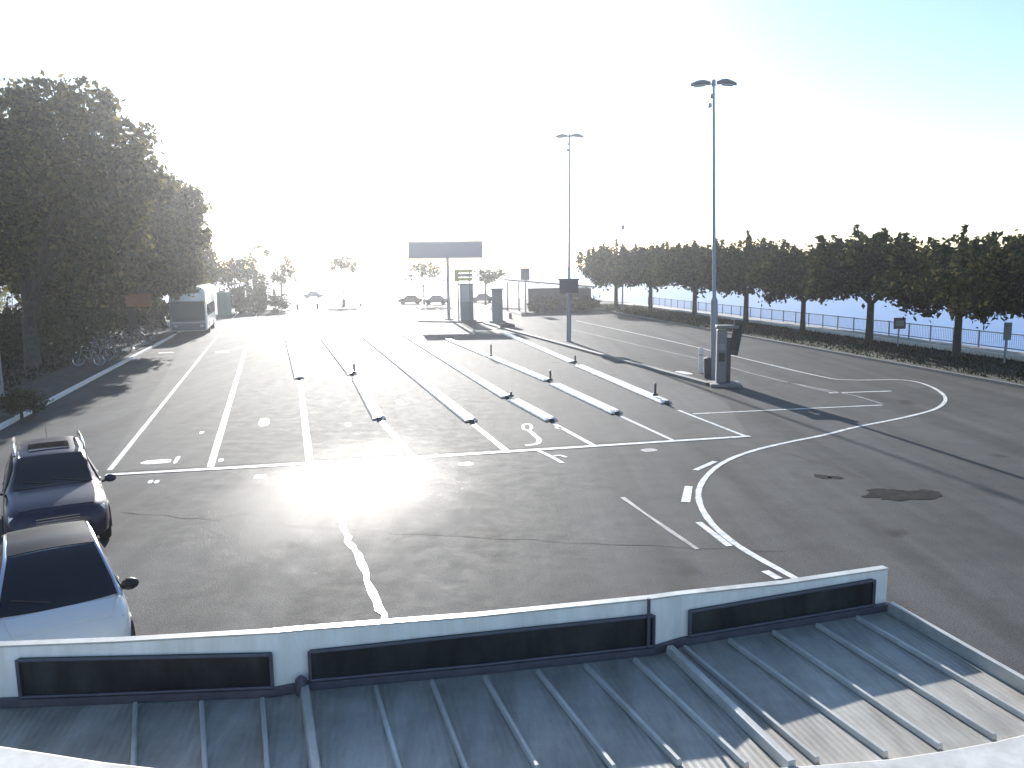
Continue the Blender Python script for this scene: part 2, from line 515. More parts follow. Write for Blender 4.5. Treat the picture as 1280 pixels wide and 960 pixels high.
# left side: planted bed under the trees with kerb, sunlit path behind
lk = [G(108, 480), G(150, 456), G(185, 437), G(212, 424)]
ldir = (lk[-1] - lk[0]).normalized()
ln = Vector((-ldir.y, ldir.x, 0))
if ln.x > 0: ln = -ln
LK0 = lk[0] - ldir * 14.0; LK1 = lk[-1] + ldir * 14
tag(MB().prism([LK0, LK1, LK1 + ln * 0.2, LK0 + ln * 0.2], 0.003, 0.13).build('kerb', MT['concrete']), kind='structure')
bedp = [LK0 + ln * 0.21, LK1 + ln * 0.21, LK1 + ln * 2.6, LK0 + ln * 2.6]
tag(MB().prism(bedp, 0.003, 0.11).build('pavement', MT['darkpave']), kind='structure')
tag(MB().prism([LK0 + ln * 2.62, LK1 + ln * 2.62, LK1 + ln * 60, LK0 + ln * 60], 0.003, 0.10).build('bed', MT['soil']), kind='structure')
sheet('path', [G(-200, 412), G(48, 393), G(44, 386), G(-200, 390)], 0.108, MT['gravel'])
def lg():
    p = LK0 + ln * random.uniform(2.8, 22) + ldir * random.uniform(0, 48)
    return (p.x, p.y)
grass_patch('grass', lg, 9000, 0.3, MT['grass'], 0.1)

# ------------------------------------------------------------------ painted markings
Z1 = 0.009; Z2 = 0.013
def line(px, w=0.15, m='paint', z=Z1, jag=0.08, name='lane_line'):
    return strip(name, [G(*p) for p in px], w, z, MT[m], jag)
line([(132, 594), (530, 571.5), (937, 545.5)], 0.22, name='stop_line', z=Z2)
line([(137, 588), (276, 415), (300, 388)], 0.15)
line([(263, 584), (318, 400), (324, 385)], 0.2)
line([(375, 476), (387, 577)], 0.2)
line([(476, 526), (514, 569)], 0.2)
line([(591, 530), (632, 563)], 0.19)
line([(691, 529), (742, 557)], 0.16)
line([(775, 520), (842, 551)], 0.13)
line([(848, 513), (933, 546)], 0.13)
_gp = smooth_path([G(*p) for p in ((413, 612), (424, 645), (434, 672), (452, 706), (468, 746), (486, 780), (505, 825))], 6)
_gp = [p + Vector((random.gauss(0, 0.022), 0, 0)) for p in _gp]
strip('guide_line', _gp, 0.115, Z1, MT['paint'], 0.35)
line([(778, 622), (806, 642), (838, 664), (872, 687)], 0.09, 'worn', jag=0.4, name='guide_line')
outer = [(720, 401), (800, 418), (900, 441), (1018, 469), (1062, 475), (1127, 475), (1160, 482), (1181, 496), (1172, 510), (1130, 522),
         (1070, 534), (1030, 544), (985, 553), (940, 564), (905, 578), (882, 597), (873, 620), (886, 650), (922, 682), (990, 721), (1090, 775)]
strip('edge_line', smooth_path([G(*p) for p in outer], 8), 0.14, Z1, MT['paint'], 0.1)
line([(715, 412), (800, 432), (880, 450), (940, 467), (1013, 485), (1040, 491)], 0.12, 'worn', name='lane_line')
line([(1036, 491.5), (1114, 489)], 0.16, 'paint')
line([(985, 478), (1070, 495), (1103, 505)], 0.12, 'worn')
line([(1103, 506.5), (940, 514), (866, 517.5)], 0.13)
for pts, w in (([(869, 588), (894, 577)], 0.15), ([(857, 628), (861, 608)], 0.2), ([(873, 653), (912, 683)], 0.13), ([(956, 714), (974, 724)], 0.16)):
    line(pts, w, name='guide_dash')
# painted pictogram on the seventh lane: ring, hooked stroke and a second hooked stroke
ring = [G(659 + 5.5 * math.cos(t), 534 + 4 * math.sin(t)) for t in [i * math.pi / 8 for i in range(17)]]
strip('painted_symbol', ring, 0.1, Z1 , MT['paint'])
strip('painted_symbol', smooth_path([G(*p) for p in ((661, 538), (668, 544), (674, 550), (671, 555), (657, 557))], 5), 0.15, Z1 + 0.002, MT['paint'])
strip('painted_symbol', smooth_path([G(*p) for p in ((673, 563.5), (690, 571.5), (703, 579))], 4), 0.12, Z1, MT['paint'])
strip('painted_symbol', smooth_path([G(*p) for p in ((692, 570.5), (700, 569.5), (708, 572))], 4), 0.1, Z1 + 0.002, MT['paint'])
def dab(px, w, l, m='paint', az=LANE_AZ):
    p = G(*px); d = Vector((math.sin(az), math.cos(az), 0)); r = Vector((d.y, -d.x, 0))
    poly = []
    for i in range(12):
        t = 2 * math.pi * i / 12
        f = 1 + random.uniform(-0.12, 0.12)
        cx = math.copysign(abs(math.cos(t)) ** 0.6, math.cos(t)); sy = math.copysign(abs(math.sin(t)) ** 0.6, math.sin(t))
        poly.append((p + r * (w / 2 * cx * f) + d * (l / 2 * sy * f))[:2])
    return sheet('painted_mark', poly, Z1, MT[m])
for px, w, l in (((196, 577.5), 0.85, 0.55), ((221, 575), 0.12, 0.9), ((330, 528), 0.35, 1.5), ((278, 440), 0.9, 1.1), ((188, 602.5), 0.12, 0.35),
                 ((196, 602.5), 0.12, 0.35), ((325, 596), 0.3, 0.4), ((276, 575.5), 0.15, 0.4), ((252, 541), 0.15, 0.4), ((582, 580), 0.42, 0.35),
                 ((500, 503), 0.25, 1.2), ((435, 531), 0.2, 0.5), ((207, 441), 1.0, 0.7), ((698, 535), 0.2, 0.4), ((855, 466), 0.5, 1.3)):
    dab(px, w, l)
dab((811, 563), 0.5, 0.4, 'worn')
mat('painted_shadow', (0.032, 0.032, 0.032), 0.9, spec=0.03, var=0.5, scale=2.5)  # near-black colour for lamp shadow blobs painted on the asphalt
def paint_shadow(px, rx, ry, rot, z=0.006, n=44):
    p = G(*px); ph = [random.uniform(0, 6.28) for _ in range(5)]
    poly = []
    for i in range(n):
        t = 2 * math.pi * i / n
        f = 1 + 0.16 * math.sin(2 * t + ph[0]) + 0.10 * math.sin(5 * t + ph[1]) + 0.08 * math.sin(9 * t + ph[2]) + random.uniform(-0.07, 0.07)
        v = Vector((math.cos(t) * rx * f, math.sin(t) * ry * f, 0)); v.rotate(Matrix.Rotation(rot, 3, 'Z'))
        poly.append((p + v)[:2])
    return sheet('shadow_blob', poly, z, bpy.data.materials['painted_shadow'])
paint_shadow((1128, 619), 0.85, 0.42, 0.25); paint_shadow((1100, 616), 0.32, 0.3, 0.6, 0.0065); paint_shadow((1160, 616), 0.3, 0.22, 0.1, 0.0068)  # flat dark sheets that paint the shadow of the lamp heads
paint_shadow((1028, 596), 0.2, 0.2, 0.2); paint_shadow((1044, 597), 0.17, 0.16, 0.4)
def seal(px, w=0.02):
    pts = smooth_path([G(*p) for p in px], 10)
    pts = [p + Vector((random.gauss(0, 0.03), random.gauss(0, 0.03), 0)) for p in pts]
    return strip('sealed_crack', pts, w, 0.0055, MT['oldseal'], 0.5)
seal([(150, 640), (330, 655), (520, 668), (760, 680), (980, 690)])
seal([(960, 560), (1060, 590), (1160, 640), (1270, 720)])
# ------------------------------------------------------------------ lane dividers
DIV = [((356, 409), (374, 474), 'first from the left, at the left edge of the sun glare'),
       ((404, 424), (440, 469), 'second row from the left, far piece'),
       ((446, 475), (474, 525), 'second row from the left, near piece'),
       ((455, 421), (589, 528), 'long one in the third row from the left, unbroken'),
       ((505, 419), (633, 498), 'fourth row from the left, far piece'),
       ((641, 501), (689, 527), 'fourth row from the left, near piece beside the painted hook symbol'),
       ((560, 425), (685, 477), 'fifth row from the left, far piece'),
       ((692, 481), (771, 518), 'fifth row from the left, near piece'),
       ((628, 416), (716, 454), 'rightmost row, far piece'),
       ((723, 458), (833, 505), 'rightmost row, near piece with a thin post at its end')]
for a, b, lab in DIV:
    A = G(*a); B = G(*b); L = (B - A).length
    d = (B - A).normalized()
    root = thing('lane_divider', 'white lane divider, ' + lab, 'lane divider', A, math.atan2(d.y, d.x), 'white dividers between the waiting lanes')
    n = max(2, int(round(L / 4.0)))
    seg = L / n
    for i in range(n):
        m = MB()
        x0 = i * seg + 0.01; x1 = (i + 1) * seg - 0.01
        prof = [(-0.24, 0.0), (0.24, 0.0), (0.235, 0.04), (0.19, 0.105), (-0.19, 0.105), (-0.235, 0.04)]
        e0 = 0.25 if i == 0 else 0.0; e1 = 0.25 if i == n - 1 else 0.0
        vs = [(x0 + (e0 if z > 0.09 else 0), y, z + 0.012) for y, z in prof] + [(x1 - (e1 if z > 0.09 else 0), y, z + 0.012) for y, z in prof]
        m.add(vs, [(5, 4, 3, 2, 1, 0), (6, 7, 8, 9, 10, 11)] + [(k, (k + 1) % 6, 6 + (k + 1) % 6, 6 + k) for k in range(6)])
        m.build('divider_block', MT['divider'], root, bevel=0.012)
    MB().box((L + 0.07, 0, 0.075), (0.12, 0.17, 0.12)).build('end_cap', MT['darkmetal'], root, bevel=0.02)

POST = [((443, 471), 456, 'on the second divider row from the left'), ((614, 449), 431, 'on the far part of the fifth divider row'),
        ((639, 501), 491, 'in the gap of the fourth divider row'), ((688, 480), 464, 'in the gap of the fifth divider row'),
        ((719, 457), 445, 'in the gap of the rightmost divider row'), ((819, 500), 480, 'near the end of the rightmost divider')]
for px, top, lab in POST:
    p = G(*px); h = z_at(p, top)
    r_ = thing('marker_post', 'short dark marker post ' + lab, 'post', p, 0, 'marker posts on the lane dividers')
    MB().box((0, 0, 0.22), (0.2, 0.16, 0.1)).build('base', MT['darkmetal'], r_, bevel=0.02)
    MB().tube([(0, 0, 0.2), (0, 0, h)], 0.045, 8).build('shaft', MT['darkmetal'], r_, smooth=True)
    MB().tube([(0, 0, h), (0, 0, h + 0.03), (0, 0, h + 0.05)], [0.05, 0.05, 0.02], 8).build('cap', MT['greymetal'], r_, smooth=True)

# traffic island kerb with the booths
def kerb_run(a, b, w, label):
    A = G(*a); B = G(*b); d = (B - A).normalized(); n = Vector((-d.y, d.x, 0)) * w / 2
    root = thing('island_kerb', label, 'kerb', A)
    L = (B - A).length; k = min(40, max(1, int(L / 1.5)))
    for i in range(k):
        p = d * (L * i / k + 0.008); q_ = d * (L * (i + 1) / k - 0.008)
        MB().prism([p + n, q_ + n, q_ - n, p - n], 0.0, 0.14).build('kerb_stone', MT['kerb'], root)
kerb_run((606, 405), (886, 482), 0.3, 'long dark kerb running from the toll booths to the ticket terminal')
kerb_run((524, 402.5), (603, 403.5), 0.5, 'short dark kerb under the two distant toll booths')

# ------------------------------------------------------------------ car builder
def catmull(xs, ys, x):
    xs = list(xs)
    if x <= xs[0]: return ys[0]
    if x >= xs[-1]: return ys[-1]
    for i in range(len(xs) - 1):
        if xs[i] <= x <= xs[i + 1]: break
    h = xs[i + 1] - xs[i]; t = (x - xs[i]) / h
    def sl_(k):
        if k == 0: return (ys[1] - ys[0]) / (xs[1] - xs[0])
        if k == len(xs) - 1: return (ys[-1] - ys[-2]) / (xs[-1] - xs[-2])
        a_ = (ys[k] - ys[k - 1]) / (xs[k] - xs[k - 1]); b_ = (ys[k + 1] - ys[k]) / (xs[k + 1] - xs[k])
        return 0 if a_ * b_ <= 0 else 2 * a_ * b_ / (a_ + b_)
    m0, m1 = sl_(i) * h, sl_(i + 1) * h
    return (2 * t ** 3 - 3 * t * t + 1) * ys[i] + (t ** 3 - 2 * t * t + t) * m0 + (-2 * t ** 3 + 3 * t * t) * ys[i + 1] + (t ** 3 - t * t) * m1

class Car:
    """stations: s (from the nose), zl, zb (belt), zt (top), w, wt ; nose at local y=0 looking to +y"""
    def __init__(c, st): c.st = st; c.s = [r[0] for r in st]; c.L = c.s[-1]
    def at(c, s): return [catmull(c.s, [r[k] for r in c.st], s) for k in range(1, 6)]
    def sec(c, s):
        zl, zb, zt, w, wt = c.at(s)
        half = [(0, zl), (w * 0.8, zl), (w * 0.97, zl + 0.10), (w, zl + (zb - zl) * 0.5), (w * 0.985, zl + (zb - zl) * 0.85), (w * 0.95, zb),
                (wt * 1.02, zt - 0.05), (wt * 0.9, zt - 0.008), (wt * 0.5, zt + 0.012), (0, zt + 0.02)]
        return half
    def body(c, m, parent, n=44):
        b = MB(); ss = [c.L * (0.5 - 0.5 * math.cos(math.pi * i / n)) for i in range(n + 1)]
        rings = []
        for s in ss:
            h = c.sec(s)
            ring = [(x, -s, z) for x, z in h] + [(-x, -s, z) for x, z in h[1:-1]][::-1]
            rings.append(ring)
        k = len(rings[0])
        vs = [p for r_ in rings for p in r_]
        fs = [(i * k + j, i * k + (j + 1) % k, (i + 1) * k + (j + 1) % k, (i + 1) * k + j) for i in range(n) for j in range(k)]
        fs += [tuple(range(k)), tuple(range(n * k, n * k + k))[::-1]]
        b.add(vs, fs)
        return b.build('body', m, parent, smooth=True)
    def top(c, s0, s1, u0, u1, off, name, m, parent, ns=8, nu=8, s0b=None, t=0.012):
        b = MB()
        for lay in (0, 1):
            o_ = off - lay * t
            for i in range(ns + 1):
                for j in range(nu + 1):
                    u = u0 + (u1 - u0) * j / nu
                    sa = s0 - (0.06 * (1 - u * u) if s0b else 0)      # bowed lower edge
                    s = sa + (s1 - sa) * i / ns
                    zl, zb, zt, w, wt = c.at(s)
                    z = zt + 0.02 * (1 - u * u)
                    b.v.append((u * wt, -s, z + o_))
        k = nu + 1; N = (ns + 1) * k
        for i in range(ns):
            for j in range(nu):
                b.f.append((i * k + j, i * k + j + 1, (i + 1) * k + j + 1, (i + 1) * k + j))
                b.f.append((N + i * k + j, N + (i + 1) * k + j, N + (i + 1) * k + j + 1, N + i * k + j + 1))
        per = [j for j in range(nu + 1)] + [i * k + nu for i in range(1, ns + 1)] + [ns * k + j for j in range(nu - 1, -1, -1)] + [i * k for i in range(ns - 1, 0, -1)]
        for a_, b_ in zip(per, per[1:] + per[:1]): b.f.append((a_, b_, N + b_, N + a_))
        return b.build(name, m, parent, smooth=True)
    def side(c, sgn, s0, s1, v0, v1, name, m, parent, off=0.012, slant0=0.0, slant1=0.0, ns=6):
        b = MB()
        for lay in (0, 1):
            for i in range(ns + 1):
                for v, sl0, sl1 in ((v0, 0, 0), (v1, slant0, slant1)):
                    a_ = s0 + sl0; e_ = s1 + sl1
                    s = a_ + (e_ - a_) * i / ns
                    zl, zb, zt, w, wt = c.at(s)
                    x = w * 0.95 + (wt * 1.02 - w * 0.95) * v; z = zb + (zt - 0.05 - zb) * v
                    b.v.append((sgn * (x + off - lay * 0.015), -s, z + (off - lay * 0.015) * 0.4))
        N = 2 * (ns + 1)
        for i in range(ns):
            b.f.append((2 * i, 2 * i + 1, 2 * i + 3, 2 * i + 2)); b.f.append((N + 2 * i, N + 2 * i + 2, N + 2 * i + 3, N + 2 * i + 1))
            b.f.append((2 * i, 2 * i + 2, N + 2 * i + 2, N + 2 * i)); b.f.append((2 * i + 1, N + 2 * i + 1, N + 2 * i + 3, 2 * i + 3))
        b.f.append((0, N, N + 1, 1)); e = 2 * ns; b.f.append((e, e + 1, N + e + 1, N + e))
        return b.build(name, m, parent, smooth=True)
    def wheel(c, x, s, rad, wid, parent):
        w_ = MB(); sg = 1 if x > 0 else -1
        prof = [(0, rad * 0.62), (0, rad * 0.9), (0.03, rad), (wid - 0.03, rad), (wid, rad * 0.9), (wid, rad * 0.62)]
        n = 24
        for dx, r_ in prof:
            for j in range(n):
                a_ = 2 * math.pi * j / n
                w_.v.append((x - sg * dx, -s + math.cos(a_) * r_, rad + math.sin(a_) * r_))
        for i in range(len(prof) - 1):
            for j in range(n):
                w_.f.append((i * n + j, i * n + (j + 1) % n, (i + 1) * n + (j + 1) % n, (i + 1) * n + j))
        w_.f.append(tuple(range(5 * n, 6 * n)))
        ty = w_.build('wheel', MT['rubber'], parent, smooth=True)
        rm = MB()
        rm.torus((x - sg * 0.02, -s, rad), (1, 0, 0), rad * 0.6, 0.02, 24, 6)
        for q_ in range(5):
            a_ = 2 * math.pi * q_ / 5
            rm.tube([(x - sg * 0.025, -s, rad), (x - sg * 0.025, -s + math.cos(a_) * rad * 0.6, rad + math.sin(a_) * rad * 0.6)], 0.03, 6)
        rm.tube([(x - sg * 0.07, -s, rad), (x - sg * 0.065, -s, rad)], rad * 0.58, 20)
        rm.build('rim', MT['greymetal'], ty, smooth=True)
        ar = MB()
        n = 14
        for j in range(n + 1):
            a_ = math.pi * j / n
            for dx, r_ in ((0.012, rad + 0.02), (0.012, rad + 0.075), (-0.05, rad + 0.085), (-0.05, rad + 0.02)):
                ar.v.append((x + sg * dx, -s + math.cos(a_) * r_, rad + math.sin(a_) * r_))
        for j in range(n):
            for k_ in range(4):
                ar.f.append((j * 4 + k_, j * 4 + (k_ + 1) % 4, (j + 1) * 4 + (k_ + 1) % 4, (j + 1) * 4 + k_))
        ar.f += [(0, 1, 2, 3), (n * 4 + 3, n * 4 + 2, n * 4 + 1, n * 4)]
        ar.build('wheel_arch', MT['plastic'], parent)
    def front_patch(c, x0, x1, z0, z1, s0, name, m, parent, thick=0.05, skew=0.0, bow=0.0):
        b = MB(); n = 6; vs = []
        for y_ in (0, -thick):
            for i in range(n + 1):
                x = x0 + (x1 - x0) * i / n
                yy = -s0 + y_ - bow * x * x
                t = i / n
                vs += [(x, yy, z0 + skew * t), (x, yy - 0.03, z1 + skew * t)]
        N = 2 * (n + 1); fs = []
        for i in range(n):
            fs += [(2 * i, 2 * i + 1, 2 * i + 3, 2 * i + 2), (N + 2 * i, N + 2 * i + 2, N + 2 * i + 3, N + 2 * i + 1),
                   (2 * i, 2 * i + 2, N + 2 * i + 2, N + 2 * i), (2 * i + 1, N + 2 * i + 1, N + 2 * i + 3, 2 * i + 3)]
        fs += [(0, N, N + 1, 1), (2 * n, 2 * n + 1, N + 2 * n + 1, N + 2 * n)]
        b.add(vs, fs)
        return b.build(name, m, parent, smooth=True, bevel=0.006)

def mirror(parent, x, y, z, m):
    sg = 1 if x > 0 else -1
    mb = MB()
    n = 10
    prof = [(0.07, 0.01), (0.075, 0.06), (0.05, 0.10), (0.0, 0.125)]
    for (r_, d) in prof:
        for j in range(n):
            a_ = 2 * math.pi * j / n
            mb.v.append((x + sg * 0.1 + math.cos(a_) * r_ * 1.55, y - 0.06 + d, z + math.sin(a_) * r_ * 1.1))
    for i in range(3):
        for j in range(n):
            mb.f.append((i * n + j, i * n + (j + 1) % n, (i + 1) * n + (j + 1) % n, (i + 1) * n + j))
    mb.f += [tuple(range(n)), tuple(range(3 * n, 4 * n))]
    o = mb.build('mirror', m, parent, smooth=True)
    MB().tube([(x - sg * 0.06, y - 0.01, z - 0.05), (x + sg * 0.04, y - 0.01, z - 0.03)], 0.025, 8).build('mirror_arm', MT['plastic'], o, smooth=True)
    return o

def car_common(c, root, W, rad, s_f, s_r, plate_z, plate_s):
    for s_ in (s_f, s_r):
        for sg in (1, -1):
            c.wheel(sg * (W + 0.005), s_, rad, 0.21, root)
    c.front_patch(-0.26, 0.26, plate_z, plate_z + 0.11, plate_s, 'number_plate', MT['lens'], root, 0.02)

def heading(px, py, vx):
    """a car at pixel (px,py) whose long axis runs towards picture column vx on the horizon"""
    d = ray(vx, 335); az = math.atan2(d.x, d.y)
    return G(px, py), math.pi - az

# dark blue estate / off-roader facing the camera
st = [(0.0, 0.42, 0.60, 0.74, 0.62, 0.52), (0.10, 0.28, 0.74, 0.90, 0.80, 0.66), (0.45, 0.24, 0.88, 1.00, 0.89, 0.74), (0.95, 0.24, 0.96, 1.07, 0.90, 0.76),
      (1.22, 0.24, 0.99, 1.11, 0.90, 0.74), (1.60, 0.24, 1.02, 1.37, 0.90, 0.67), (1.98, 0.24, 1.03, 1.60, 0.90, 0.62), (2.5, 0.24, 1.04, 1.67, 0.90, 0.62),
      (3.4, 0.24, 1.06, 1.66, 0.90, 0.60), (4.0, 0.25, 1.06, 1.60, 0.89, 0.58), (4.35, 0.30, 1.04, 1.20, 0.86, 0.6), (4.5, 0.42, 0.92, 0.98, 0.76, 0.58)]
loc, rz = heading(78, 697, 15)
suv = thing('parked_car', 'dark blue estate car with silver roof rails facing the camera at the left edge', 'car', loc, rz)
SUV_S = 1.0
suv.scale = (SUV_S,) * 3
c = Car(st)
c.body(MT['bluepaint'], suv)
c.top(1.25, 1.95, -0.93, 0.93, 0.014, 'windscreen', MT['glass'], suv, s0b=True)
c.top(2.25, 2.95, -0.6, 0.6, 0.012, 'sunroof', MT['glass'], suv)
c.top(0.18, 1.16, -0.9, 0.9, 0.010, 'bonnet', MT['bluepaint'], suv)
for sg in (1, -1):
    c.side(sg, 1.5, 2.45, 0.08, 0.9, 'side_window', MT['glass'], suv, slant0=0.42)
    c.side(sg, 2.52, 3.3, 0.08, 0.9, 'side_window', MT['glass'], suv)
    c.side(sg, 3.38, 4.1, 0.12, 0.86, 'side_window', MT['glass'], suv, slant1=-0.2)
    x = sg * 0.63
    rl = MB().tube([(x, -2.05, 1.64), (x, -2.15, 1.735), (x, -2.9, 1.77), (x, -3.6, 1.75), (x, -3.85, 1.71), (x, -3.95, 1.63)], 0.026, 8)
    rl.build('roof_rail', MT['chrome'], suv, smooth=True)
    mirror(suv, sg * 0.93, -1.42, 1.08, MT['bluepaint'])
    a_, b_ = (0.46, 0.80) if sg > 0 else (-0.80, -0.46)
    c.front_patch(a_, b_, 0.70, 0.86, 0.05, 'headlight', MT['lens'], suv, 0.12, bow=0.18)
    c.front_patch(a_ * 0.9, b_ * 0.9, 0.40, 0.47, 0.03, 'fog_lamp', MT['lens'], suv, 0.08, bow=0.12)
    for s_ in (2.35, 3.05): MB().box((sg * 0.905, -s_, 0.9), (0.03, 0.16, 0.03)).build('door_handle', MT['chrome'], suv, bevel=0.008)
gr = c.front_patch(-0.40, 0.40, 0.66, 0.83, 0.00, 'grille', MT['plastic'], suv, 0.08, bow=0.12)
for k in range(3):
    MB().box((0, 0.0, 0.695 + k * 0.05), (0.72, 0.02, 0.014)).build('grille_bar', MT['chrome'], gr)
c.front_patch(-0.72, 0.72, 0.38, 0.58, -0.02, 'bumper', MT['bluepaint'], suv, 0.12, bow=0.15)
c.front_patch(-0.42, 0.42, 0.36, 0.46, -0.035, 'air_intake', MT['plastic'], suv, 0.05, bow=0.12)
car_common(c, suv, 0.9, 0.34, 0.82, 3.55, 0.50, -0.035)
for x0, x1 in ((-0.1, 0.52), (-0.62, -0.02)):
    MB().tube([(x0, -1.24, 1.145), (x1, -1.37, 1.235)], 0.010, 5).build('wiper', MT['plastic'], suv)
MB().tube([(0, -3.9, 1.62), (0, -4.1, 1.83)], 0.006, 5).build('aerial', MT['plastic'], suv)

# small two-seater, white lower body, black roof
st = [(0.0, 0.36, 0.50, 0.62, 0.56, 0.46), (0.08, 0.24, 0.62, 0.78, 0.68, 0.56), (0.24, 0.20, 0.80, 0.91, 0.76, 0.64), (0.42, 0.20, 0.88, 0.99, 0.78, 0.66),
      (0.80, 0.20, 0.95, 1.28, 0.78, 0.58), (1.18, 0.20, 0.96, 1.49, 0.78, 0.51), (1.6, 0.20, 0.97, 1.56, 0.78, 0.49), (2.1, 0.2, 0.98, 1.55, 0.78, 0.48),
      (2.38, 0.24, 0.98, 1.42, 0.77, 0.52), (2.58, 0.30, 0.92, 1.12, 0.74, 0.54), (2.68, 0.42, 0.82, 0.92, 0.66, 0.5)]
loc, rz = heading(88, 868, -25)
sm = thing('parked_car', 'small white two-seater with black roof nosing up behind the parapet', 'car', loc, rz)
sm.scale = (1.04,) * 3
c = Car(st)
c.body(MT['whitepaint'], sm)
c.top(0.43, 1.15, -0.97, 0.97, 0.014, 'windscreen', MT['glass'], sm, s0b=True)
c.top(1.19, 2.2, -0.99, 0.99, 0.014, 'roof', MT['blackpaint'], sm)
c.top(0.12, 0.36, -0.9, 0.9, 0.010, 'bonnet', MT['whitepaint'], sm)
for sg in (1, -1):
    c.side(sg, 0.72, 1.75, 0.06, 0.92, 'side_window', MT['glass'], sm, slant0=0.32)
    c.side(sg, 1.83, 2.3, 0.12, 0.88, 'side_window', MT['glass'], sm, slant1=-0.08)
    pl = MB()
    pts = []
    for s_ in (0.42, 0.62, 0.9, 1.05, 1.2, 1.6, 2.05, 2.3):
        zl, zb, zt, w, wt = c.at(s_); pts.append((sg * (wt * 1.0 + 0.012), -s_, zt - 0.012))
    pl.tube(pts, 0.03, 8).build('roof_pillar', MT['chrome'], sm, smooth=True)
    mirror(sm, sg * 0.74, -0.72, 0.98, MT['blackpaint'])
    a_, b_ = (0.42, 0.68) if sg > 0 else (-0.68, -0.42)
    c.front_patch(a_, b_, 0.60, 0.79, 0.055, 'headlight', MT['lens'], sm, 0.12, bow=0.2)
    MB().box((sg * 0.785, -1.55, 0.8), (0.03, 0.14, 0.03)).build('door_handle', MT['plastic'], sm, bevel=0.008)
c.front_patch(-0.3, 0.3, 0.30, 0.44, -0.01, 'air_intake', MT['plastic'], sm, 0.06, bow=0.15)
c.front_patch(-0.34, 0.34, 0.60, 0.66, 0.012, 'grille', MT['plastic'], sm, 0.06, bow=0.15)
car_common(c, sm, 0.78, 0.29, 0.5, 2.25, 0.46, -0.012)
MB().tube([(0.1, -0.46, 1.05), (0.5, -0.56, 1.13)], 0.010, 5).build('wiper', MT['plastic'], sm)
# things seen through / on the glass: mirror stalk
MB().box((0, -1.02, 1.42), (0.2, 0.03, 0.05)).build('inside_mirror', MT['plastic'], sm, bevel=0.01)

# ------------------------------------------------------------------ bus
bp_ = G(237, 419)
d = ray(338, 335); az = math.atan2(d.x, d.y)
bus = thing('bus', 'white bus with dark blue glass front standing under the trees beyond the bicycles', 'bus', bp_, math.pi - az)
BW, BH, BL = 2.95, z_at(bp_, 358), 11.5
prof = []
b = MB()
hw = BW / 2
def bus_ring(y, inset, top):
    h = [(0, 0.35), (hw - inset - 0.1, 0.35), (hw - inset, 0.5), (hw - inset, 1.2), (hw - inset - 0.03, BH - 0.45 - top), (hw - inset - 0.14, BH - 0.14 - top), (hw - inset - 0.4, BH - 0.02 - top), (0, BH - top)]
    return [(x, y, z) for x, z in h] + [(-x, y, z) for x, z in h[1:-1]][::-1]
rings = [bus_ring(0.0, 0.14, 0.18), bus_ring(-0.08, 0.05, 0.06), bus_ring(-0.3, 0, 0), bus_ring(-BL + 0.3, 0, 0), bus_ring(-BL + 0.05, 0.05, 0.06), bus_ring(-BL, 0.12, 0.15)]
k = len(rings[0])
b.add([p for r_ in rings for p in r_], [(i * k + j, i * k + (j + 1) % k, (i + 1) * k + (j + 1) % k, (i + 1) * k + j) for i in range(5) for j in range(k)] + [tuple(range(k)), tuple(range(5 * k, 6 * k))])
b.build('body', MT['buswhite'], bus, smooth=True)
MB().box((0, 0.01, 2.0), (BW - 0.26, 0.05, 1.75)).build('windscreen', MT['busglass'], bus, bevel=0.04)
MB().box((0, 0.012, BH - 0.42), (BW - 0.9, 0.05, 0.28)).build('destination_display', MT['panel'], bus, bevel=0.02)
MB().box((0, 0.0, 0.72), (BW - 0.26, 0.06, 0.62)).build('front_panel', MT['busblue'], bus, bevel=0.05)
for sg in (1, -1):
    MB().box((sg * (hw - 0.42), 0.035, 0.78), (0.32, 0.05, 0.2)).build('headlight', MT['lens'], bus, bevel=0.03)
    for i in range(5):
        MB().box((sg * (hw - 0.012), -1.9 - i * 1.95, 2.05), (0.04, 1.8, 1.05)).build('side_window', MT['busglass'], bus, bevel=0.02)
    m_ = MB().box((sg * (hw + 0.16), 0.22, 2.1), (0.2, 0.12, 0.5)).build('mirror', MT['plastic'], bus, bevel=0.04)
    MB().tube([(sg * (hw - 0.2), 0.05, 2.75), (sg * (hw + 0.1), 0.25, 2.7), (sg * (hw + 0.16), 0.22, 2.3)], 0.03, 6).build('mirror_arm', MT['plastic'], m_, smooth=True)
    for y_ in (-2.7, -8.3):
        w_ = MB().tube([(sg * (hw - 0.28), y_, 0.48), (sg * (hw + 0.01), y_, 0.48)], 0.48, 20).build('wheel', MT['rubber'], bus, smooth=True)
        MB().tube([(sg * (hw - 0.1), y_, 0.48), (sg * (hw + 0.02), y_, 0.48)], 0.26, 16).build('rim', MT['greymetal'], w_, smooth=True)
MB().box((hw - 0.006, -0.85, 1.5), (0.04, 1.0, 2.1)).build('door', MT['busglass'], bus, bevel=0.02)
for x0 in (-0.5, 0.5):
    MB().tube([(x0 - 0.4, 0.05, 1.26), (x0 + 0.35, 0.06, 1.5)], 0.015, 5).build('wiper', MT['plastic'], bus)

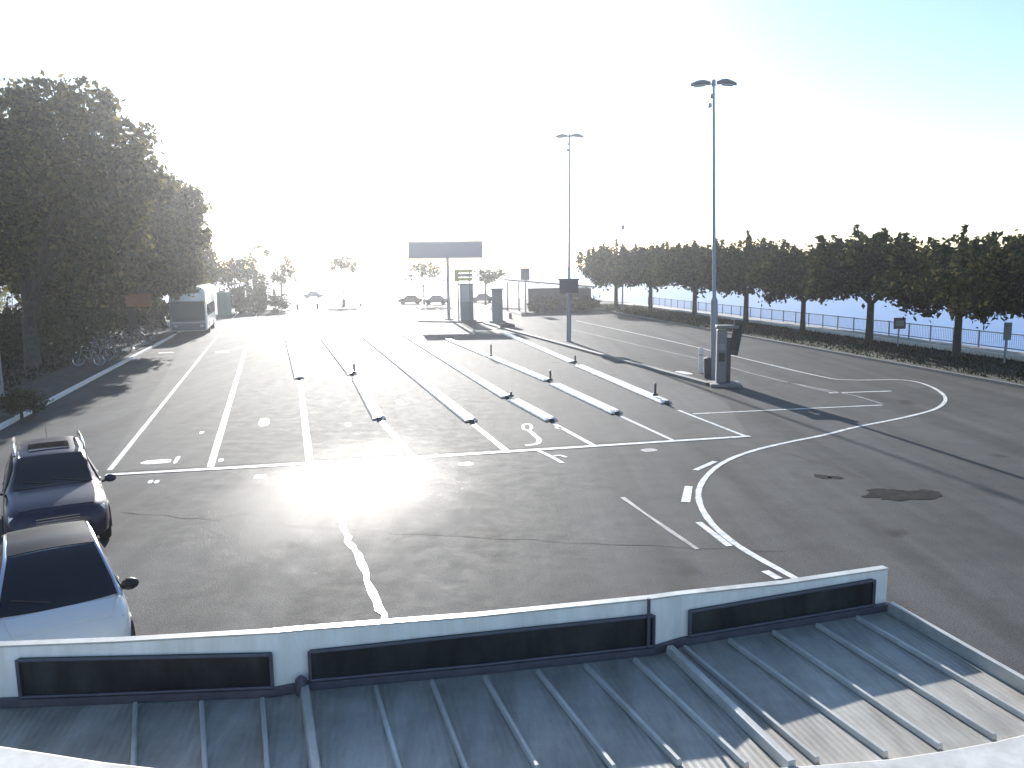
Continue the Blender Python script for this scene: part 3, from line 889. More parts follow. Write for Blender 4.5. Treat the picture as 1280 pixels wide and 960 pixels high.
# ------------------------------------------------------------------ lamps
def lamp(base_px, head_px, thick_top, label, box_=None):
    p = G(*base_px)
    H_ = AT(head_px[0], head_px[1], p.y)
    root = thing('street_lamp', label, 'street lamp', p, 0, 'tall twin-head lamps over the lanes')
    t = H_ - p
    zt = z_at(p, thick_top)
    f = zt / t.z
    MB().tube([(0, 0, 0.0), (0, 0, 0.05), t * 0 + Vector((0, 0, 0.05)), t * f], [0.3, 0.3, 0.17, 0.16], 14).build('mast_base', MT['galv'], root, smooth=True)
    MB().tube([t * f, t * f + Vector((0, 0, 0.15)), t], [0.15, 0.09, 0.055], 12).build('mast', MT['galv'], root, smooth=True)
    for sg in (1, -1):
        hm = MB()
        n = 10
        for i in range(n + 1):
            s_ = i / n
            x = sg * (0.12 + s_ * 0.88)
            zz = 0.07 * math.sin(min(1, s_ * 1.6) * math.pi / 2) - (0.30 if sg > 0 else 0.14) * max(0, s_ - 0.35) ** 1.3
            w = 0.06 + 0.17 * math.sin(math.pi * min(1, s_ * 0.9 + 0.1)) ** 0.6
            th = 0.05 + 0.07 * math.sin(math.pi * min(1, s_ * 0.85 + 0.1))
            for a_ in range(8):
                q_ = 2 * math.pi * a_ / 8
                hm.v.append((x, math.cos(q_) * w, zz + math.sin(q_) * th))
        for i in range(n):
            for a_ in range(8):
                hm.f.append((i * 8 + a_, i * 8 + (a_ + 1) % 8, (i + 1) * 8 + (a_ + 1) % 8, (i + 1) * 8 + a_))
        hm.f += [tuple(range(8)), tuple(range(n * 8, n * 8 + 8))]
        h = hm.build('lamp_head', MT['galv'], root, smooth=True)
        h.location = t; h.rotation_euler = (0, 0, R(-12))
        lens = MB().box((sg * 0.6, 0, -0.045 - (0.06 if sg > 0 else 0.03)), (0.5, 0.28, 0.05), 0, Matrix.Rotation(R(8 if sg > 0 else -4), 3, 'Y')).build('lamp_glass', MT['paleglass'], h, bevel=0.015)
    MB().tube([t - Vector((0, 0, 0.12)), t + Vector((0, 0, 0.1)), t + Vector((0, 0, 0.16))], [0.1, 0.1, 0.04], 10).build('hub', MT['galv'], root, smooth=True)
    for dz, sx in ((-0.55, -0.07), (-0.95, -0.15)):
        MB().box(t + Vector((sx, 0, dz)), (0.16, 0.16, 0.18)).build('sensor', MT['galv'], root, bevel=0.03)
    if box_:
        z0 = z_at(p, box_[1]); z1 = z_at(p, box_[0])
        bx = MB().box((0, -0.2, (z0 + z1) / 2), (1.35, 0.3, z1 - z0)).build('cabinet', MT['darkplum'], root, bevel=0.03)
        MB().box((0, -0.2, z1 + 0.05), (1.5, 0.42, 0.1)).build('cabinet_cap', MT['darkplum'], bx, bevel=0.02)
    return p
l1 = lamp((893, 474), (892, 104), 375, 'nearest tall street lamp with drooping twin heads behind the ticket terminal')
l2 = lamp((711, 427), (712, 170), 352, 'farther tall street lamp with dark cabinet on its mast, left of the tree row', (350, 366))

# ------------------------------------------------------------------ ticket terminal + bin by the first lamp
tp = G(904, 482)
term = thing('ticket_terminal', 'grey ticket terminal with tilted dark panel at the foot of the tall lamp', 'ticket machine', tp, R(-8))
MB().box((0.05, 0, 0.07), (1.3, 1.2, 0.14)).build('plinth', MT['kerb'], term, bevel=0.02)
MB().box((-0.12, 0, 1.32), (0.42, 0.5, 2.35)).build('pillar', MT['greymetal'], term, bevel=0.03)
MB().box((0.18, 0.02, 1.15), (0.2, 0.4, 2.0)).build('pillar', MT['darkmetal'], term, bevel=0.03)
p_ = MB().box((0.50, -0.05, 2.15), (0.42, 0.22, 1.55), 0, Matrix.Rotation(R(10), 3, 'Y')).build('display_panel', MT['darkmetal'], term, bevel=0.03)
MB().box((0.50, -0.17, 2.2), (0.32, 0.02, 1.2), 0, Matrix.Rotation(R(10), 3, 'Y')).build('screen', MT['panel'], p_)
MB().box((0.1, 0.0, 2.62), (0.95, 0.62, 0.14)).build('roof_cap', MT['greymetal'], term, bevel=0.03)
MB().box((-0.12, -0.26, 1.3), (0.26, 0.03, 0.4)).build('ticket_slot', MT['panel'], term)
MB().box((-0.12, -0.26, 1.75), (0.26, 0.03, 0.26)).build('keypad', MT['signgrey'], term)
bp2 = G(886, 473)
bn = thing('litter_bin', 'dark litter bin left of the ticket terminal', 'bin', bp2)
MB().tube([(0, 0, 0.03), (0, 0, 0.05), (0, 0, 0.85), (0, 0, 0.9)], [0.2, 0.22, 0.26, 0.24], 16).build('drum', MT['darkmetal'], bn, smooth=True)
MB().tube([(0, 0, 0.92), (0, 0, 0.96), (0, 0, 1.05)], [0.28, 0.28, 0.05], 16).build('lid', MT['plastic'], bn, smooth=True)
wp = thing('white_bollard', 'white bollard standing beside the litter bin', 'bollard', G(884, 470) + Vector((-0.05, 1.2, 0)))
MB().tube([(0, 0, 0), (0, 0, 1.2), (0, 0, 1.27)], [0.1, 0.1, 0.05], 12).build('shaft', MT['concrete'], wp, smooth=True)
MB().torus((0, 0, 0.9), (0, 0, 1), 0.1, 0.02, 12, 6).build('band', MT['darkmetal'], wp, smooth=True)

# ------------------------------------------------------------------ overhead sign, booths
gp = G(561, 400)
sg_ = thing('overhead_sign', 'wide plain blue-grey lane sign on a single mast over the toll booths', 'sign', gp, -LANE_AZ * 0)
z0 = z_at(gp, 322.5); z1 = z_at(gp, 302.5)
kx = gp.y / FPX * 1.0
xl = (513 - 561) * kx; xm = (560 - 561) * kx; xr = (605 - 561) * kx
MB().tube([(0, 0.25, 0), (0, 0.25, z1 - 0.2)], 0.17, 12).build('mast', MT['galv'], sg_, smooth=True)
MB().box((0, 0.25, 0.06), (0.9, 0.9, 0.12)).build('footing', MT['kerb'], sg_)
pn = MB().box(((xl + xr) / 2, 0, (z0 + z1) / 2), (xr - xl, 0.16, z1 - z0)).build('sign_panel', MT['signblue'], sg_, bevel=0.05)
for sx in (xl + 0.18, xr - 0.18): MB().box((sx, -0.095, (z0 + z1) / 2), (0.06, 0.03, z1 - z0 - 0.1)).build('edge_strip', MT['greymetal'], pn)
for sx in (-1.6, 0.0, 1.6): MB().box((sx, 0.16, (z0 + z1) / 2), (0.1, 0.14, z1 - z0)).build('bracket', MT['greymetal'], sg_)
MB().box(((xl + xr) / 2, 0.0, z1 + 0.05), (xr - xl + 0.1, 0.3, 0.08)).build('top_rail', MT['greymetal'], sg_)
MB().box(((xl + xr) / 2, 0.0, z0 - 0.05), (xr - xl + 0.1, 0.26, 0.08)).build('bottom_rail', MT['greymetal'], sg_)
def booth(px, w_px, top, mats, label, window):
    p = G(*px); kx = p.y / FPX; w = w_px * kx; h = z_at(p, top)
    r_ = thing('toll_booth', label, 'toll booth', p, 0)
    MB().box((0, 0, 0.1), (w + 0.5, 1.6, 0.2)).build('plinth', MT['kerb'], r_)
    MB().box((0, 0, 0.2 + h * 0.24), (w, 1.1, h * 0.48)).build('lower_panel', mats[0], r_, bevel=0.03)
    for sx in (-1, 1):
        for sy in (-1, 1):
            MB().box((sx * (w / 2 - 0.07), sy * 0.48, h * 0.72 + 0.1), (0.14, 0.14, h * 0.48)).build('corner_post', mats[1], r_)
    MB().box((0, 0, h * 0.72 + 0.1), (w - 0.3, 0.9, h * 0.47)).build('window', MT['paleglass'] if window else mats[1], r_)
    MB().box((0, 0, h), (w + 0.25, 1.4, 0.16)).build('roof', mats[1], r_, bevel=0.03)
    return p, h
p1, h1 = booth((584, 402), 16, 355, (MT['boothteal'], MT['boothteal']), 'pale-windowed toll booth directly under the yellow board', True)
p2, h2 = booth((622, 403), 13, 361, (MT['boothgrey'], MT['boothgrey']), 'narrow solid grey toll booth right of the windowed one', False)
yb = thing('lane_board', 'yellow-edged board of grey rows raised above the windowed toll booth', 'sign', p1 + Vector((0, -0.4, 0)))
z0 = z_at(p1, 351.5); z1 = z_at(p1, 336.5); kx = p1.y / FPX
x0 = (570 - 584) * kx; x1 = (592.5 - 584) * kx
for x in (x0 + 0.35, x1 - 0.3):
    MB().tube([(x, -0.35, 0), (x, -0.35, z1)], 0.07, 8).build('leg', MT['greymetal'], yb, smooth=True)
MB().box((x0 + 0.17, -0.45, (z0 + z1) / 2), (0.34, 0.1, z1 - z0)).build('edge_panel', MT['signyellow'], yb)
for k in range(3):
    hh = (z1 - z0) / 3
    MB().box(((x0 + x1) / 2 + 0.19, -0.45, z0 + hh * (k + 0.5)), (x1 - x0 - 0.42, 0.1, hh - 0.08)).build('board_row', MT['signolive'] if k != 1 else MT['boothgrey'], yb)
nz = thing('crash_nose', 'dark rounded crash nose at the kerb in front of the grey toll booth', 'crash barrier', G(633, 411))
MB().tube([(-0.55, 0, 0.25), (0.0, 0, 0.28), (0.75, 0, 0.25)], [0.2, 0.28, 0.12], 12).build('buffer', MT['darkplum'], nz, smooth=True)
MB().box((0, 0, 0.05), (1.6, 0.7, 0.1)).build('base', MT['kerb'], nz, bevel=0.02)

# ------------------------------------------------------------------ trees
def leaves(name, clumps, n, size, material, parent, spread=0.33, shoots=None):
    """clumps: (x,y,z,rx,ry,rz) ellipsoids; leaf faces grouped in twigs inside them"""
    cl = np.array(clumps); vol = cl[:, 3] * cl[:, 4] * cl[:, 5]; pr = vol ** 0.75; pr = pr / pr.sum()
    ntw = max(20, n // 14)
    ci = RNG.choice(len(cl), ntw, p=pr)
    dv = RNG.normal(size=(ntw, 3)); dv /= np.linalg.norm(dv, axis=1)[:, None]
    rr = RNG.uniform(0.25, 1.0, ntw) ** 0.45 * RNG.uniform(0.85, 1.24, ntw)
    tw = cl[ci, :3] + dv * rr[:, None] * cl[ci, 3:]
    twr = RNG.uniform(0.6, 1.4, ntw) * size * 1.6
    if shoots is not None:
        sh = []
        for _ in range(shoots[0]):
            c0 = cl[RNG.integers(len(cl))]
            a_ = RNG.uniform(0, 2 * np.pi); q_ = RNG.uniform(0, 0.85)
            x = c0[0] + c0[3] * q_ * np.cos(a_); y = c0[1] + c0[4] * q_ * np.sin(a_); zb = c0[2] + c0[5] * np.sqrt(1 - q_ * q_) * 0.85
            L_ = RNG.uniform(*shoots[1])
            for t in np.linspace(0, 1, 6): sh.append((x + RNG.normal(0, 0.05), y + RNG.normal(0, 0.05), zb + L_ * t))
        sh = np.array(sh); tw = np.vstack([tw, sh]); twr = np.r_[twr, np.full(len(sh), size * 0.7)]
    k = RNG.choice(len(tw), n)
    c_ = tw[k] + RNG.normal(size=(n, 3)) * twr[k][:, None] * 0.6
    a_ = RNG.normal(size=(n, 3)); a_ /= np.linalg.norm(a_, axis=1)[:, None]
    b_ = RNG.normal(size=(n, 3)); b_ -= (a_ * b_).sum(1)[:, None] * a_; b_ /= np.linalg.norm(b_, axis=1)[:, None]
    s_ = size * RNG.uniform(0.5, 1.2, n)
    v = np.stack([c_ - a_ * s_[:, None], c_ + b_ * (s_ * 0.55)[:, None], c_ + a_ * s_[:, None], c_ - b_ * (s_ * 0.55)[:, None]], 1)
    me = bpy.data.meshes.new(name)
    me.from_pydata(v.reshape(-1, 3).tolist(), [], np.arange(4 * n).reshape(-1, 4).tolist())
    me.materials.append(material); me.update()
    return link(name, me, parent)
def limbs(root, h_split, r0, targets, lean=(0, 0), name='trunk'):
    t = MB()
    top = Vector((lean[0], lean[1], h_split))
    t.tube([(0, 0, -0.1), (0, 0, 0.15), (lean[0] * 0.3, lean[1] * 0.3, h_split * 0.5), top], [r0 * 1.5, r0 * 1.1, r0 * 0.92, r0 * 0.85], 10)
    for q_ in targets:
        q_ = Vector(q_); mid = top.lerp(q_, 0.5) + Vector((random.uniform(-.15, .15), random.uniform(-.15, .15), 0.12 * (q_ - top).length))
        t.tube([top - Vector((0, 0, 0.12)), mid, q_], [r0 * 0.55, r0 * 0.36, r0 * 0.12], 7)
    return t.build(name, MT['bark'], root, smooth=True)

# right-hand row of pollarded planes along the lake
def plane_proto(label, seed):
    random.seed(seed)
    root = thing('plane_tree', label, 'tree', (0, 0, 0), 0, 'row of pollarded trees along the lake promenade')
    cl = []
    tg = []
    for i in range(11):
        a_ = 2 * math.pi * i / 11 + random.uniform(-.25, .25); r_ = random.uniform(2.6, 3.5) if i % 2 else random.uniform(1.0, 2.4)
        z = random.uniform(3.9, 4.9)
        cl.append((math.cos(a_) * r_, math.sin(a_) * r_, z, random.uniform(1.35, 1.9), random.uniform(1.35, 1.9), random.uniform(1.1, 1.5)))
        if i % 2: tg.append((math.cos(a_) * r_, math.sin(a_) * r_, z))
    cl.append((0, 0, 4.7, 2.9, 2.9, 1.75))
    for i in range(5):
        a_ = random.uniform(0, 6.28); cl.append((math.cos(a_) * 2.8, math.sin(a_) * 2.8, random.uniform(3.0, 3.5), 0.9, 0.9, 0.6))
    limbs(root, 2.5, 0.23, tg)
    leaves('crown', cl, 14000, 0.20, MT['leaf'], root, shoots=(24, (0.3, 1.2)))
    return root
row_px = [(1290, 468), (1195, 450), (1086, 431), (1003, 417), (932, 406.5), (868, 399), (813, 391.5), (770, 387)]
labs = ['pollarded plane tree cut by the right edge of the picture', 'pollarded plane tree second from the right edge, with a thick trunk',
        'pollarded plane tree beside the small brown sign', 'pollarded plane tree fourth from the right in the lakeside row',
        'pollarded plane tree just right of the tall lamp mast', 'pollarded plane tree just left of the tall lamp mast, trunk behind it',
        'pollarded plane tree with thin dark trunk, second from the far end of the lakeside row', 'farthest pollarded plane tree ending the lakeside row by the low terminal']
protos = [plane_proto('x', s) for s in (3, 11, 23)]
used = [False] * 3
for i, (px, lab) in enumerate(zip(row_px, labs)):
    j = i % 3
    o = protos[j] if not used[j] else copy_tree(protos[j])
    used[j] = True
    p = G(*px)
    top_z = z_at(p, [286, 290, 292, 302, 300, 300, 306, 306][i])
    s_ = top_z / 6.9 * [1.0, 0.97, 1.03, 0.96, 1.02, 0.98, 1.03, 1.0][i]
    o.location = (p.x, p.y, 0.1)
    o.scale = (s_ * [1.0, 0.92, 1.0, 0.86, 0.93, 0.96, 0.9, 0.95][i], s_ * 0.95, s_)
    o.rotation_euler = (0, 0, [0.2, 1.1, 2.5, 4.0, 5.3, 0.9, 2.0, 3.1][i])
    o['label'] = lab

# big broadleaf trees at the left
def big_tree(p, spec, n, leaf, label, trunk_r, split, mname='bigleaf', name='broadleaf_tree', group='tall trees at the left of the lot', sh=None):
    root = thing(name, label, 'tree', p, 0, group)
    tg = [(c_[0], c_[1], c_[2]) for c_ in spec]
    limbs(root, split, trunk_r, tg[:9])
    leaves('crown', spec, n, leaf, MT[mname], root, shoots=sh)
    return root
def blob_spec(p, px_list):
    """crown lumps given where they appear: (px, py, radius in px, depth offset)"""
    out = []
    for px, py, r_, dy in px_list:
        q_ = AT(px, py, p.y + dy); k_ = (p.y + dy) / FPX
        rr = r_ * k_
        out.append((q_.x - p.x, q_.y - p.y, q_.z - p.z, rr, rr * 0.95, rr * 0.85))
    return out
pA = G(42, 462)
big_tree(pA, blob_spec(pA, [(10, 150, 42, 0), (60, 135, 36, 1), (110, 140, 34, 0), (150, 175, 36, -1), (35, 200, 55, 1), (90, 210, 60, -2), (150, 235, 48, 0), (10, 270, 55, -1),
                            (75, 285, 55, 2), (140, 300, 45, 0), (170, 215, 30, 0), (-50, 180, 60, 0), (-60, 270, 60, 0), (60, 335, 40, 1), (120, 345, 36, -1), (110, 250, 50, 6), (60, 250, 50, 6), (20, 330, 40, 4), (150, 270, 40, 6)]), 48000, 0.22,
         'biggest spreading broadleaf tree filling the upper left corner', 0.42, 3.0)
pB = G(168, 431)
big_tree(pB, blob_spec(pB, [(205, 250, 30, 0), (232, 255, 24, 0), (185, 275, 34, 1), (222, 290, 34, -1), (195, 320, 36, 0), (225, 335, 26, 1), (165, 330, 34, 0), (175, 235, 22, 0), (200, 290, 40, 4), (215, 350, 24, 0), (180, 360, 22, 2)]), 26000, 0.22,
         'broadleaf tree with yellowing leaves standing behind the white bus', 0.3, 3.2)
pC = G(246, 396)
big_tree(pC, blob_spec(pC, [(250, 325, 18, 0), (262, 340, 16, 0), (240, 345, 18, 1), (252, 310, 10, 0)]), 3600, 0.27,
         'smaller tree just right of and beyond the white bus', 0.2, 2.2)
pD = G(105, 425)
big_tree(pD, blob_spec(pD, [(110, 320, 40, 0), (150, 340, 36, 2), (75, 350, 36, 0), (120, 365, 26, 0), (165, 370, 18, -2), (60, 375, 26, 0), (25, 330, 30, 3)]), 11000, 0.28,
         'shaded understorey tree between the biggest tree and the bicycles', 0.22, 1.8)
pE = G(-120, 440)
big_tree(pE, blob_spec(pE, [(-120, 120, 80, 0), (-60, 220, 70, 0), (-150, 260, 90, 0), (-60, 320, 50, 0), (-200, 180, 80, 0)]), 9000, 0.3,
         'tree at the far left, mostly outside the picture', 0.4, 3.0)

def shrub(px_list, base, n, leaf, m, label, name='shrub', group=None):
    p = G(*base)
    root = thing(name, label, 'shrub' if name == 'shrub' else 'hedge', p, 0, group)
    sp = blob_spec(p, px_list)
    for q_ in sp[:6]:
        MB().tube([(q_[0] * 0.6, q_[1], -0.05), (q_[0], q_[1], q_[2])], [0.07, 0.03], 6).build('stem', MT['bark'], root)
    leaves('foliage', sp, n, leaf, MT[m], root)
    return root
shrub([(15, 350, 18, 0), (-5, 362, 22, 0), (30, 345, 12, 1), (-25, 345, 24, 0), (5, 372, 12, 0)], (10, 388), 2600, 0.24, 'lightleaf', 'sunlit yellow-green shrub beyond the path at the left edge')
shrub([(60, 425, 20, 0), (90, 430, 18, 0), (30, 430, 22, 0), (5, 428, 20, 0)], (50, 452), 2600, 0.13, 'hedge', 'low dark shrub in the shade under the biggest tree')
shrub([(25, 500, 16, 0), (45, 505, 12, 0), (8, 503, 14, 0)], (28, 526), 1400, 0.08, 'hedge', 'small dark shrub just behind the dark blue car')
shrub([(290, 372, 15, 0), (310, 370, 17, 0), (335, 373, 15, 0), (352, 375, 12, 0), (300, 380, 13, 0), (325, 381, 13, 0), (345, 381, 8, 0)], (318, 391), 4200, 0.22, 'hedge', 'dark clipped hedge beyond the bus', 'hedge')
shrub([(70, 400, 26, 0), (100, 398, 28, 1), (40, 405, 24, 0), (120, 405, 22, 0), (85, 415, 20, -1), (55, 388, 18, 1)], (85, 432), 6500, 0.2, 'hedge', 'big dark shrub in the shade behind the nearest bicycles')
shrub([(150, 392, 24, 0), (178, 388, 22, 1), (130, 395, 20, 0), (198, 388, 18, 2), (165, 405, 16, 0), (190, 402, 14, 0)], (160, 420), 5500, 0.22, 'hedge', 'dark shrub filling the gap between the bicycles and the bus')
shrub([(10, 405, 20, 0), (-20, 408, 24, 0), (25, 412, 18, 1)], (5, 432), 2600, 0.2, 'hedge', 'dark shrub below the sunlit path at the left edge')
# far trees against the glare
def far_tree(base, lumps, n, leaf, label, r=0.16, m='bigleaf', split=None):
    p = G(*base); sp = blob_spec(p, lumps)
    root = thing('lakeside_tree', label, 'tree', p, 0, 'small trees on the far quay')
    limbs(root, split or max(1.2, min(q_[2] for q_ in sp) * 0.7), r, [q_[:3] for q_ in sp])
    leaves('crown', sp, n, leaf, MT[m], root)
far_tree((300, 388), [(290, 340, 16, 0), (305, 335, 14, 0), (275, 345, 14, 0), (315, 348, 12, 0), (325, 352, 10, 0)], 2400, 0.28, 'bushy tree above the dark hedge')
far_tree((322, 384), [(322, 309, 4, 0), (333, 316, 5, 0), (312, 321, 5, 0), (318, 327, 4, 0), (328, 322, 3, 0)], 380, 0.22, 'thin sparse tree with bare branches above the hedge', 0.1, split=4.0)
far_tree((353, 383), [(360, 332, 11, 0), (350, 345, 10, 0), (365, 346, 7, 0), (345, 349, 6, 0)], 900, 0.26, 'umbrella-shaped tree right of the dark hedge')
far_tree((430, 380), [(422, 332, 9, 0), (432, 330, 10, 0), (442, 333, 8, 0), (415, 335, 5, 0)], 800, 0.26, 'flat-topped tree standing alone in the middle of the sun glare')
far_tree((530, 380), [(520, 340, 10, 0), (535, 338, 12, 0), (548, 345, 9, 0), (510, 348, 7, 0)], 900, 0.26, 'dim tree seen under the left end of the wide lane sign')
far_tree((607, 381), [(605, 344, 9, 0), (615, 345, 9, 0), (625, 343, 6, 0)], 700, 0.26, 'dim tree between the two toll booths')

# ------------------------------------------------------------------ far background: cars, low terminal, posts
def small_car(px, w_px, m, label):
    p = G(*px); k_ = p.y / FPX; L_ = max(3.6, w_px * k_)
    r_ = thing('distant_car', label, 'car', p, 0, 'cars parked on the far quay')
    prof = [(-.5, .3), (-.5, .75), (-.46, .85), (-.27, .93), (-.14, 1.4), (.18, 1.43), (.34, .98), (.47, .88), (.5, .7), (.5, .3)]
    b_ = MB(); n = len(prof)
    b_.add([(x * L_, -0.82 + (0.12 if z > 1.2 else 0), z) for x, z in prof] + [(x * L_, 0.82 - (0.12 if z > 1.2 else 0), z) for x, z in prof],
           [tuple(range(n))[::-1], tuple(range(n, 2 * n))] + [(i, (i + 1) % n, n + (i + 1) % n, n + i) for i in range(n)])
    b_.build('body', m, r_, bevel=0.05)
    MB().add([(-.235 * L_, -0.80, 0.97), (.30 * L_, -0.80, 1.0), (.17 * L_, -0.725, 1.36), (-.135 * L_, -0.725, 1.34),
              (-.235 * L_, -0.77, 0.97), (.30 * L_, -0.77, 1.0), (.17 * L_, -0.69, 1.36), (-.135 * L_, -0.69, 1.34)],
             [(0, 1, 2, 3), (7, 6, 5, 4), (0, 4, 5, 1), (1, 5, 6, 2), (2, 6, 7, 3), (3, 7, 4, 0)]).build('side_window', MT['glass'], r_)
    for x in (-.31, .31):
        MB().tube([(x * L_, -0.84, 0.31), (x * L_, -0.6, 0.31)], 0.31, 14).build('wheel', MT['rubber'], r_)
        MB().tube([(x * L_, 0.6, 0.31), (x * L_, 0.84, 0.31)], 0.31, 14).build('wheel', MT['rubber'], r_)
small_car((392, 373), 20, MT['busblue'], 'blue car parked at the far end of the lanes left of the lone tree')
small_car((513, 380), 18, MT['blackpaint'], 'dark car left of the sign mast on the far quay')
small_car((545, 380.5), 24, MT['greymetal'], 'grey car beside the sign mast on the far quay')
small_car((603, 378), 18, MT['busblue'], 'blue car seen between the two toll booths')
for px, top, lab in (((372, 387), 380, 'left of the pair in the glare'), ((397, 386), 379, 'right of the pair in the glare'), ((451, 383), 379, 'single one under the lone tree'),
                     ((638, 398), 391, 'single one right of the grey toll booth')):
    p = G(*px); h = z_at(p, top)
    r_ = thing('bollard', 'small dark bollard, ' + lab, 'bollard', p, 0, 'dark bollards at the far end')
    MB().tube([(0, 0, 0), (0, 0, h * 0.85), (0, 0, h)], [0.16, 0.15, 0.08], 10).build('shaft', MT['darkmetal'], r_, smooth=True)
    MB().torus((0, 0, h * 0.7), (0, 0, 1), 0.155, 0.03, 12, 6).build('band', MT['greymetal'], r_, smooth=True)
bar = thing('barrier', 'lowered boom barrier in the glare near the lone tree', 'barrier', G(430, 383))
MB().box((0, 0, 0.55), (0.45, 0.4, 1.1)).build('post', MT['greymetal'], bar, bevel=0.03)
MB().tube([(0.3, -0.25, 0.95), (-2.6, -0.25, 0.95)], 0.05, 8).build('boom', MT['greymetal'], bar)
# teal container and blue van-like box near the hedge
tb = thing('container', 'teal metal container standing right of the bus', 'container', G(281, 394))
kx = G(281, 394).y / FPX
hh = z_at(G(281, 394), 366)
MB().box((0, 0, hh / 2), (12 * kx, 1.6, hh)).build('shell', MT['teal'], tb, bevel=0.05)
for i in range(4): MB().box((-4.5 * kx + i * 3 * kx, -0.83, hh / 2), (0.07, 0.06, hh * 0.85)).build('rib', MT['teal'], tb)
MB().box((0, 0, hh + 0.05), (12.6 * kx, 1.75, 0.1)).build('lid', MT['teal'], tb)
bb = thing('kiosk', 'small pale-roofed blue kiosk over the right end of the hedge', 'kiosk', G(327, 386))
kx = G(327, 386).y / FPX; hh = z_at(G(327, 386), 356)
MB().box((0, 0, hh * 0.45), (11 * kx, 1.5, hh * 0.9)).build('wall', MT['slate'], bb)
MB().box((0, -0.1, hh * 0.95), (13 * kx, 1.9, hh * 0.1)).build('roof', MT['buswhite'], bb)
MB().box((0, -0.77, hh * 0.6), (7 * kx, 0.05, hh * 0.35)).build('window', MT['busglass'], bb)
shrub([(668, 382, 5, 0), (690, 381, 6, 0), (712, 380, 7, 0), (728, 381, 6, 0), (740, 378, 7, 1)], (705, 391), 1500, 0.22, 'hedge', 'row of low dark bushes in front of the terminal building', 'hedge')
# low terminal building
pT = G(700, 388); kx = pT.y / FPX
tm = thing('terminal_building', 'low dark terminal building with sloping roof at the far end of the tree row', 'building', pT + Vector((0, 3.2, 0)))
hT = z_at(pT, 358)
W_ = 78 * kx
MB().box((0, 0, hT * 0.45), (W_, 6, hT * 0.9)).build('wall', MT['darkplum'], tm)
MB().add([(-W_ / 2 - 3.0, -3.6, hT * 1.28), (W_ / 2 + 0.5, -3.6, hT * 0.92), (W_ / 2 + 0.5, 3.6, hT * 0.92), (-W_ / 2 - 3.0, 3.6, hT * 1.28),
          (-W_ / 2 - 3.0, -3.6, hT * 1.34), (W_ / 2 + 0.5, -3.6, hT * 0.98), (W_ / 2 + 0.5, 3.6, hT * 0.98), (-W_ / 2 - 3.0, 3.6, hT * 1.34)],
         [(3, 2, 1, 0), (4, 5, 6, 7), (0, 1, 5, 4), (1, 2, 6, 5), (2, 3, 7, 6), (3, 0, 4, 7)]).build('roof', MT['slate'], tm)
for i in range(6):
    w_ = MB().box((-W_ * 0.4 + i * W_ * 0.16, -3.02, hT * 0.5), (W_ * 0.1, 0.06, hT * 0.4)).build('window', MT['glass'], tm)
    MB().box((-W_ * 0.4 + i * W_ * 0.16, -3.05, hT * 0.28), (W_ * 0.11, 0.12, 0.06)).build('sill', MT['slate'], w_)
for x in (-W_ / 2 - 2.6, -W_ / 2 - 1.2): MB().box((x, -3.2, hT * 0.62), (0.16, 0.16, hT * 1.24)).build('column', MT['slate'], tm)
pS = G(657, 390)
sp_ = thing('sign_post', 'dark square sign on a post left of the low terminal', 'sign', pS)
z0 = z_at(pS, 350); z1 = z_at(pS, 335); kx = pS.y / FPX
MB().tube([(0, 0, 0), (0, 0, z1)], 0.09, 8).build('post', MT['galv'], sp_, smooth=True)
MB().box((0, -0.12, (z0 + z1) / 2), (11 * kx, 0.1, z1 - z0)).build('plate', MT['slate'], sp_, bevel=0.03)
MB().tube([(0, 0, z0), (20 * kx, 0, z0 - 0.6)], 0.05, 6).build('stay', MT['galv'], sp_)
pM = G(778, 389)
ms = thing('mast', 'thin mast rising above the farthest lakeside tree', 'mast', pM)
zM = z_at(pM, 284)
MB().tube([(0, 0, 0), (0, 0, zM)], [0.1, 0.06], 8).build('pole', MT['galv'], ms, smooth=True)
MB().box((0, 0, zM), (0.35, 0.2, 0.5)).build('masthead', MT['galv'], ms, bevel=0.04)

# ------------------------------------------------------------------ lakeside railing and low wall, signs
off = 9.3
ra = edge[1] + e_n * off - e_dir * 8; rb = edge[-2] + e_n * off + e_dir * 22
L_ = (rb - ra).length
rail = thing('railing', 'grey metal railing along the lake edge behind the tree row', 'railing', (ra.x, ra.y, 0.12), math.atan2(e_dir.y, e_dir.x))
for z in (0.15, 1.0): MB().box((L_ / 2, 0, z), (L_, 0.05, 0.06)).build('rail', MT['galv'], rail)
n = int(L_ / 2.2)
pm = None
for i in range(n + 1):
    if pm is None:
        pm = MB().box((0, 0, 0.53), (0.07, 0.07, 1.06)).build('post', MT['galv'], rail)
    else:
        o = link('post', pm.data, rail); o.location = (L_ * i / n, 0, 0)
bs = MB()
for i in range(int(L_ / 0.16)):
    bs.box((0.08 + i * 0.16, 0, 0.58), (0.013, 0.013, 0.8))
tag(bs.build('railing_bars', MT['galv'], rail), kind='stuff')
wa = edge[1] + e_n * 6.2 - e_dir * 10; wb = edge[-2] + e_n * 6.2 + e_dir * 20
wl = thing('low_wall', 'low pale kerb wall between the grass under the trees and the promenade', 'wall', (wa.x, wa.y, 0.1), math.atan2(e_dir.y, e_dir.x))
LW = (wb - wa).length; n = int(LW / 2.5)
pm = None
for i in range(n):
    if pm is None: pm = MB().box((1.25, 0, 0.14), (2.47, 0.28, 0.3)).build('wall_block', MT['concrete'], wl, bevel=0.02)
    else:
        o = pm.copy(); COL.objects.link(o); o.parent = wl; o.location = (i * 2.5, 0, random.uniform(-0.008, 0.008))
